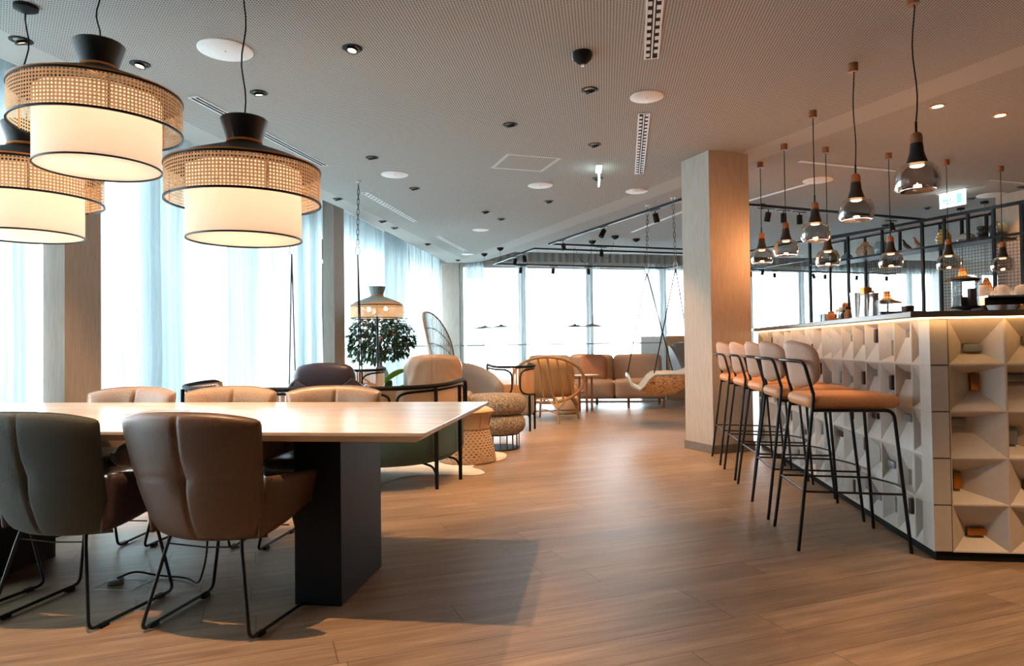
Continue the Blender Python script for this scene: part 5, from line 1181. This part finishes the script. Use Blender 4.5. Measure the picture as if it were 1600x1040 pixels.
# wing chair --------------------------------------------------------
r = thing('wing_chair', 'blue-grey pleated leather wing chair partly hidden by the column', 'chair', (1.5, 12.5, 0), radians(-150))
wrinkle_back(r, .36, .66, .46, 0, 'leather_grey', wr=14, taper=.05)
for sx in (-1, 1): b = MB(); b.pad(lambda u, v, sx=sx: ((sx*(.36+.03*u), .0+u*.35-.08*v*(1-u), .45+(.62-.42*u**1.5)*v), (sx, -.2, 0)), lambda u, v: (.03, .03), 12, 10); b.build('wing', 'leather_grey', r, 80)
b = MB(); b.rbox((0, .32, .42), (.68, .66, .18), .085, 6, bulge=.03); b.build('seat', 'leather_grey', r, 80)
b = MB(); b.lathe([(0, 0), (.28, 0), (.28, .015), (.1, .03), (.1, .33), (0, .33)], 32, (0, .28, 0)); b.build('swivel_base', 'dark_blue', r, 40)
# white cabinet with wooden top --------------------------------------
r = thing('white_cabinet', 'white cabinet with a wooden section behind the glass railing, left of the column', 'cabinet', (1.25, 13.9, 0))
b = MB(off=(1.25, 13.9, 0)); b.bbox((.72, 13.7, 0), (1.2, 14.2, 1.25)); b.build('white_section', 'wall_white', r, 0, .005); b = MB(off=(1.25, 13.9, 0)); b.bbox((1.22, 13.7, 0), (2.3, 14.2, 1.255)); b.build('wood_section', 'oak', r, 0, .005)
# glass railing --------------------------------------------------------
r = thing('glass_railing', 'long glass railing with a thin dark handrail behind the lounge seats', 'railing', (-1.2, 13.2, 0))
b = MB(off=(-1.2, 13.2, 0)); b.beam((-3.85, 13.2, 1.115), (1.09, 13.2, 1.122), .022); b.build('handrail', 'grey_metal', r, 0)
for x0 in (-3.84, -2.6, -1.37, -.14): b = MB(off=(-1.2, 13.2, 0)); b.bbox((x0+.01, 13.194, .03), (x0+1.22, 13.206, 1.105)); b.build('glass_panel', 'glass', r, 0)
b = MB(off=(-1.2, 13.2, 0)); b.bbox((-3.85, 13.17, 0), (1.09, 13.23, .03)); b.build('base_channel', 'grey_metal', r, 0)
# peacock-style wire chair -----------------------------------------------
PX, PY = -2.74, 12.05
r = thing('wire_high_back_chair', 'tall open-work wicker chair with a rounded high back by the corner pillar', 'chair', (PX, PY, 0), radians(-105))
def pk(a, t):   # a: -1..1 around, t: 0..1 up
    R_ = .30+.10*t; ang = a*radians(85)*(1-.15*t); hz = .42+1.32*t*(1-.42*abs(a)**2.4); return Vector((R_*sin(ang)*1.15, -R_*cos(ang)-.10*t, hz))
for k in range(31): a = -1+2*k/30; b_ = MB() if k == 0 else b_; b_.tube([pk(a, t/8) for t in range(9)], .008, 6)
b_.build('vertical_cane', 'rattan_grey', r, 60)
b_ = MB()
for t in (.12, .34, .56, .78): b_.tube([pk(-1+2*k/20, t) for k in range(21)], .009, 6)
b_.build('cross_hoop', 'rattan_grey', r, 60)
b = MB(); b.tube([pk(-1, t/8) for t in range(9)]+[pk(-1+2*k/24, 1) for k in range(1, 24)]+[pk(1, 1-t/8) for t in range(9)], .014, 8); b.build('rim', 'rattan', r, 60)
b = MB(); b.lathe([(0, .4), (.32, .4), (.34, .42), (.32, .45), (0, .46)], 36); b.build('seat', 'rattan', r, 60)
for a in (.8, 2.3, 3.9, 5.4): b = MB(); b.tube([(.3*cos(a), .3*sin(a), 0), (.24*cos(a), .24*sin(a), .41)], .014, 8); b.build('leg', 'rattan', r, 40)
# floor lamp -----------------------------------------------------------
r = thing('floor_lamp', 'floor lamp with a grey cap and cane shade standing before the tree', 'lamp', (-3.07, 9.0, 0))
tp = make_shade(r, 1.50, 0, drum=False, rc=.355, cap='cap_grey')
b = MB(); b.tube([(0, 0, .02), (0, 0, tp-.02)], .017, 10); b.build('pole', 'black_metal', r, 40); b = MB(); b.lathe([(0, 0), (.2, 0), (.2, .012), (.03, .025), (0, .025)], 36); b.build('base', 'black_metal', r, 40)
for sx in (-.12, .12): b = MB(); b.lathe([(0, 1.66), (.018, 1.655), (.028, 1.63), (.02, 1.60), (0, 1.595)], 16, (sx, 0, 0)); b.build('bulb', 'bulb_warm', r, 60)
b = MB(); b.tube([(-.12, 0, 1.665), (.12, 0, 1.665)], .006, 6); b.build('lamp_arm', 'black_metal', r, 60)
b = MB(); b.tube([(0, 0, 1.6), (-.06, -.02, 1.5), (-.06, -.02, 1.46)], .003, 5); b.lathe([(0, 1.34), (.014, 1.345), (.018, 1.38), (.012, 1.44), (0, 1.46)], 12, (-.06, -.02, 0)); b.build('pull_switch', 'black_matt', r, 60)
light('POINT', 'lamp_light', (0, 0, 1.60), LAMP*.5, '#ffc98f', r, shadow_soft_size=.05)
# tree and plants --------------------------------------------------------
def leafset(b, rnd, centre, rad, n, L0, L1, droop=.2, shape=1.0):
    for k in range(n):
        while True:
            q = Vector((rnd.uniform(-1, 1), rnd.uniform(-1, 1), rnd.uniform(-1, 1)))
            if .25 < q.length < 1: break
        p = Vector(centre)+Vector((q.x*rad[0], q.y*rad[1], q.z*rad[2]))
        for m_ in range(rnd.choice((3, 4, 5))):
            d = Vector((q.x+rnd.uniform(-.7, .7), q.y+rnd.uniform(-.7, .7), q.z*.5-droop+rnd.uniform(-.6, .5))).normalized(); L_ = rnd.uniform(L0, L1)
            w = d.cross(Vector((rnd.uniform(-.3, .3), rnd.uniform(-.3, .3), 1))).normalized()*L_*.21*shape; s_ = w.cross(d).normalized()*L_*.08
            p0 = p+Vector((rnd.uniform(-.03, .03), rnd.uniform(-.03, .03), rnd.uniform(-.03, .03)))
            b.add([p0, p0+d*L_*.3+w*.8+s_, p0+d*L_*.62+w-s_*.3, p0+d*L_, p0+d*L_*.62-w-s_*.3, p0+d*L_*.3-w*.8+s_, p0+d*L_*.5-s_], [(0, 6, 2, 1), (6, 3, 2), (6, 4, 3), (0, 5, 4, 6)])
r = thing('indoor_tree', 'leafy green indoor tree behind the cane floor lamp', 'tree', (-3.54, 10.5, 0)); rnd = random.Random(11)
b = MB(); b.tube([(0, 0, .3), (.03, .0, .7), (-.02, 0, 1.0), (.02, 0, 1.25)], [.032, .028, .024, .016], 10); tips = []
for k in range(12):
    a = k*2.4; z = .95+.03*k; e = Vector((cos(a)*.36*rnd.uniform(.7, 1.1), sin(a)*.34, z+rnd.uniform(.02, .5))); b.tube([(0, 0, z-.12), (cos(a)*.13, sin(a)*.13, z+.08), e], [.011, .008, .004], 6); tips.append(e)
b.build('trunk', 'bark', r, 60)
b = MB(); leafset(b, rnd, (.03, 0, 1.27), (.50, .46, .40), 330, .07, .125, .35)
leafset(b, rnd, (-.28, 0, 1.62), (.12, .12, .16), 12, .07, .11); leafset(b, rnd, (-.38, 0, 1.2), (.14, .2, .4), 50, .07, .11, .4); leafset(b, rnd, (.42, -.05, 1.2), (.14, .2, .26), 40, .07, .11, .5)
tag(b.build('foliage', 'leaf', r, 0), kind='stuff')
b = MB(); leafset(b, rnd, (-.1, -.2, 1.35), (.45, .3, .4), 16, .05, .08, .2); tag(b.build('yellowing_foliage', 'autumn_leaf', r, 0), kind='stuff')
b = MB(); b.lathe([(0, 0), (.2, 0), (.25, .38), (.235, .38), (.2, .3), (0, .3)], 32); b.build('planter', 'terracotta_pot', r, 50)
r = thing('potted_plant', 'bright green broad-leaved plant at the foot of the floor lamp', 'plant', (-2.86, 8.75, 0)); b = MB(); b.lathe([(0, 0), (.15, 0), (.19, .3), (.175, .3), (.15, .24), (0, .24)], 28); b.build('planter', 'terracotta_pot', r, 50)
def bigleaf(b, p0, p1, w):
    p0, p1 = Vector(p0), Vector(p1); d = p1-p0; sd = d.cross(Vector((0, .6, 1))).normalized()*w; up = Vector((0, 0, d.length*.1)); P = []
    for k in range(9):
        t = k/8; ww = sin(pi*min(1, t*.94+.03))**.8; c = p0+d*t+up*sin(pi*t)*1.2; P += [c-sd*ww-up*.2, c, c+sd*ww-up*.2]
    b.add(P, [(3*k+i, 3*k+i+1, 3*k+i+4, 3*k+i+3) for k in range(8) for i in (0, 1)])
b = MB()
for p0, p1, w in (((.0, 0, .5), (-.28, .05, .62), .05), ((.02, 0, .52), (-.05, .0, .86), .05), ((.0, 0, .42), (-.38, 0, .5), .05), ((.1, -.05, .5), (.33, 0, .6), .05), ((0, -.1, .44), (.12, -.2, .68), .05), ((-.1, 0, .45), (-.42, .1, .72), .045)): bigleaf(b, p0, p1, w)
for k in range(7): a = k*.9; b.tube([(0, 0, .24), (.03*cos(a), .03*sin(a), .52)], .005, 5)
b.build('foliage', 'leaf', r, 60); b = MB(); bigleaf(b, (-.08, -.05, .60), (.34, -.05, .82), .055); bigleaf(b, (-.02, .0, .5), (.2, -.1, .5), .045); bigleaf(b, (0, 0, .5), (-.5, 0, .62), .04); tag(b.build('bright_leaf', 'leaf_bright', r, 60), 'bright lime green leaves')
# floor box and cable -----------------------------------------------------
r = thing('floor_box', 'flush floor socket box with a pale outline under the long table', 'floor box', (-2.27, 2.96, 0), radians(0))
b = MB()
for s in (-1, 1): b.bbox((-.1, s*.07-.003, 0), (.1, s*.07+.003, .0015)); b.bbox((s*.1-.003, -.067, 0), (s*.1+.003, .067, .0015))
b.build('edge_strip', 'white_metal', r, 0); b = MB(); b.rbox((-.03, 0, .012), (.07, .045, .024), .006, 3, T=RZ(.5)); b.build('plug', 'grey_metal', r, 40)
b = MB(off=(-2.25, 2.96, 0)); b.tube(fillet([(-2.3, 2.97, .026), (-2.27, 3.05, .035), (-2.15, 3.07, .008), (-2.0, 3.06, .008), (-1.88, 2.96, .01), (-1.78, 2.86, .16), (-1.73, 2.8, .33)], .08, 6), .0045, 6)
tag(b.build('power_cable', 'black_matt', None, 60), 'thin black power cable looping from the floor box to the brown chair', 'cable')
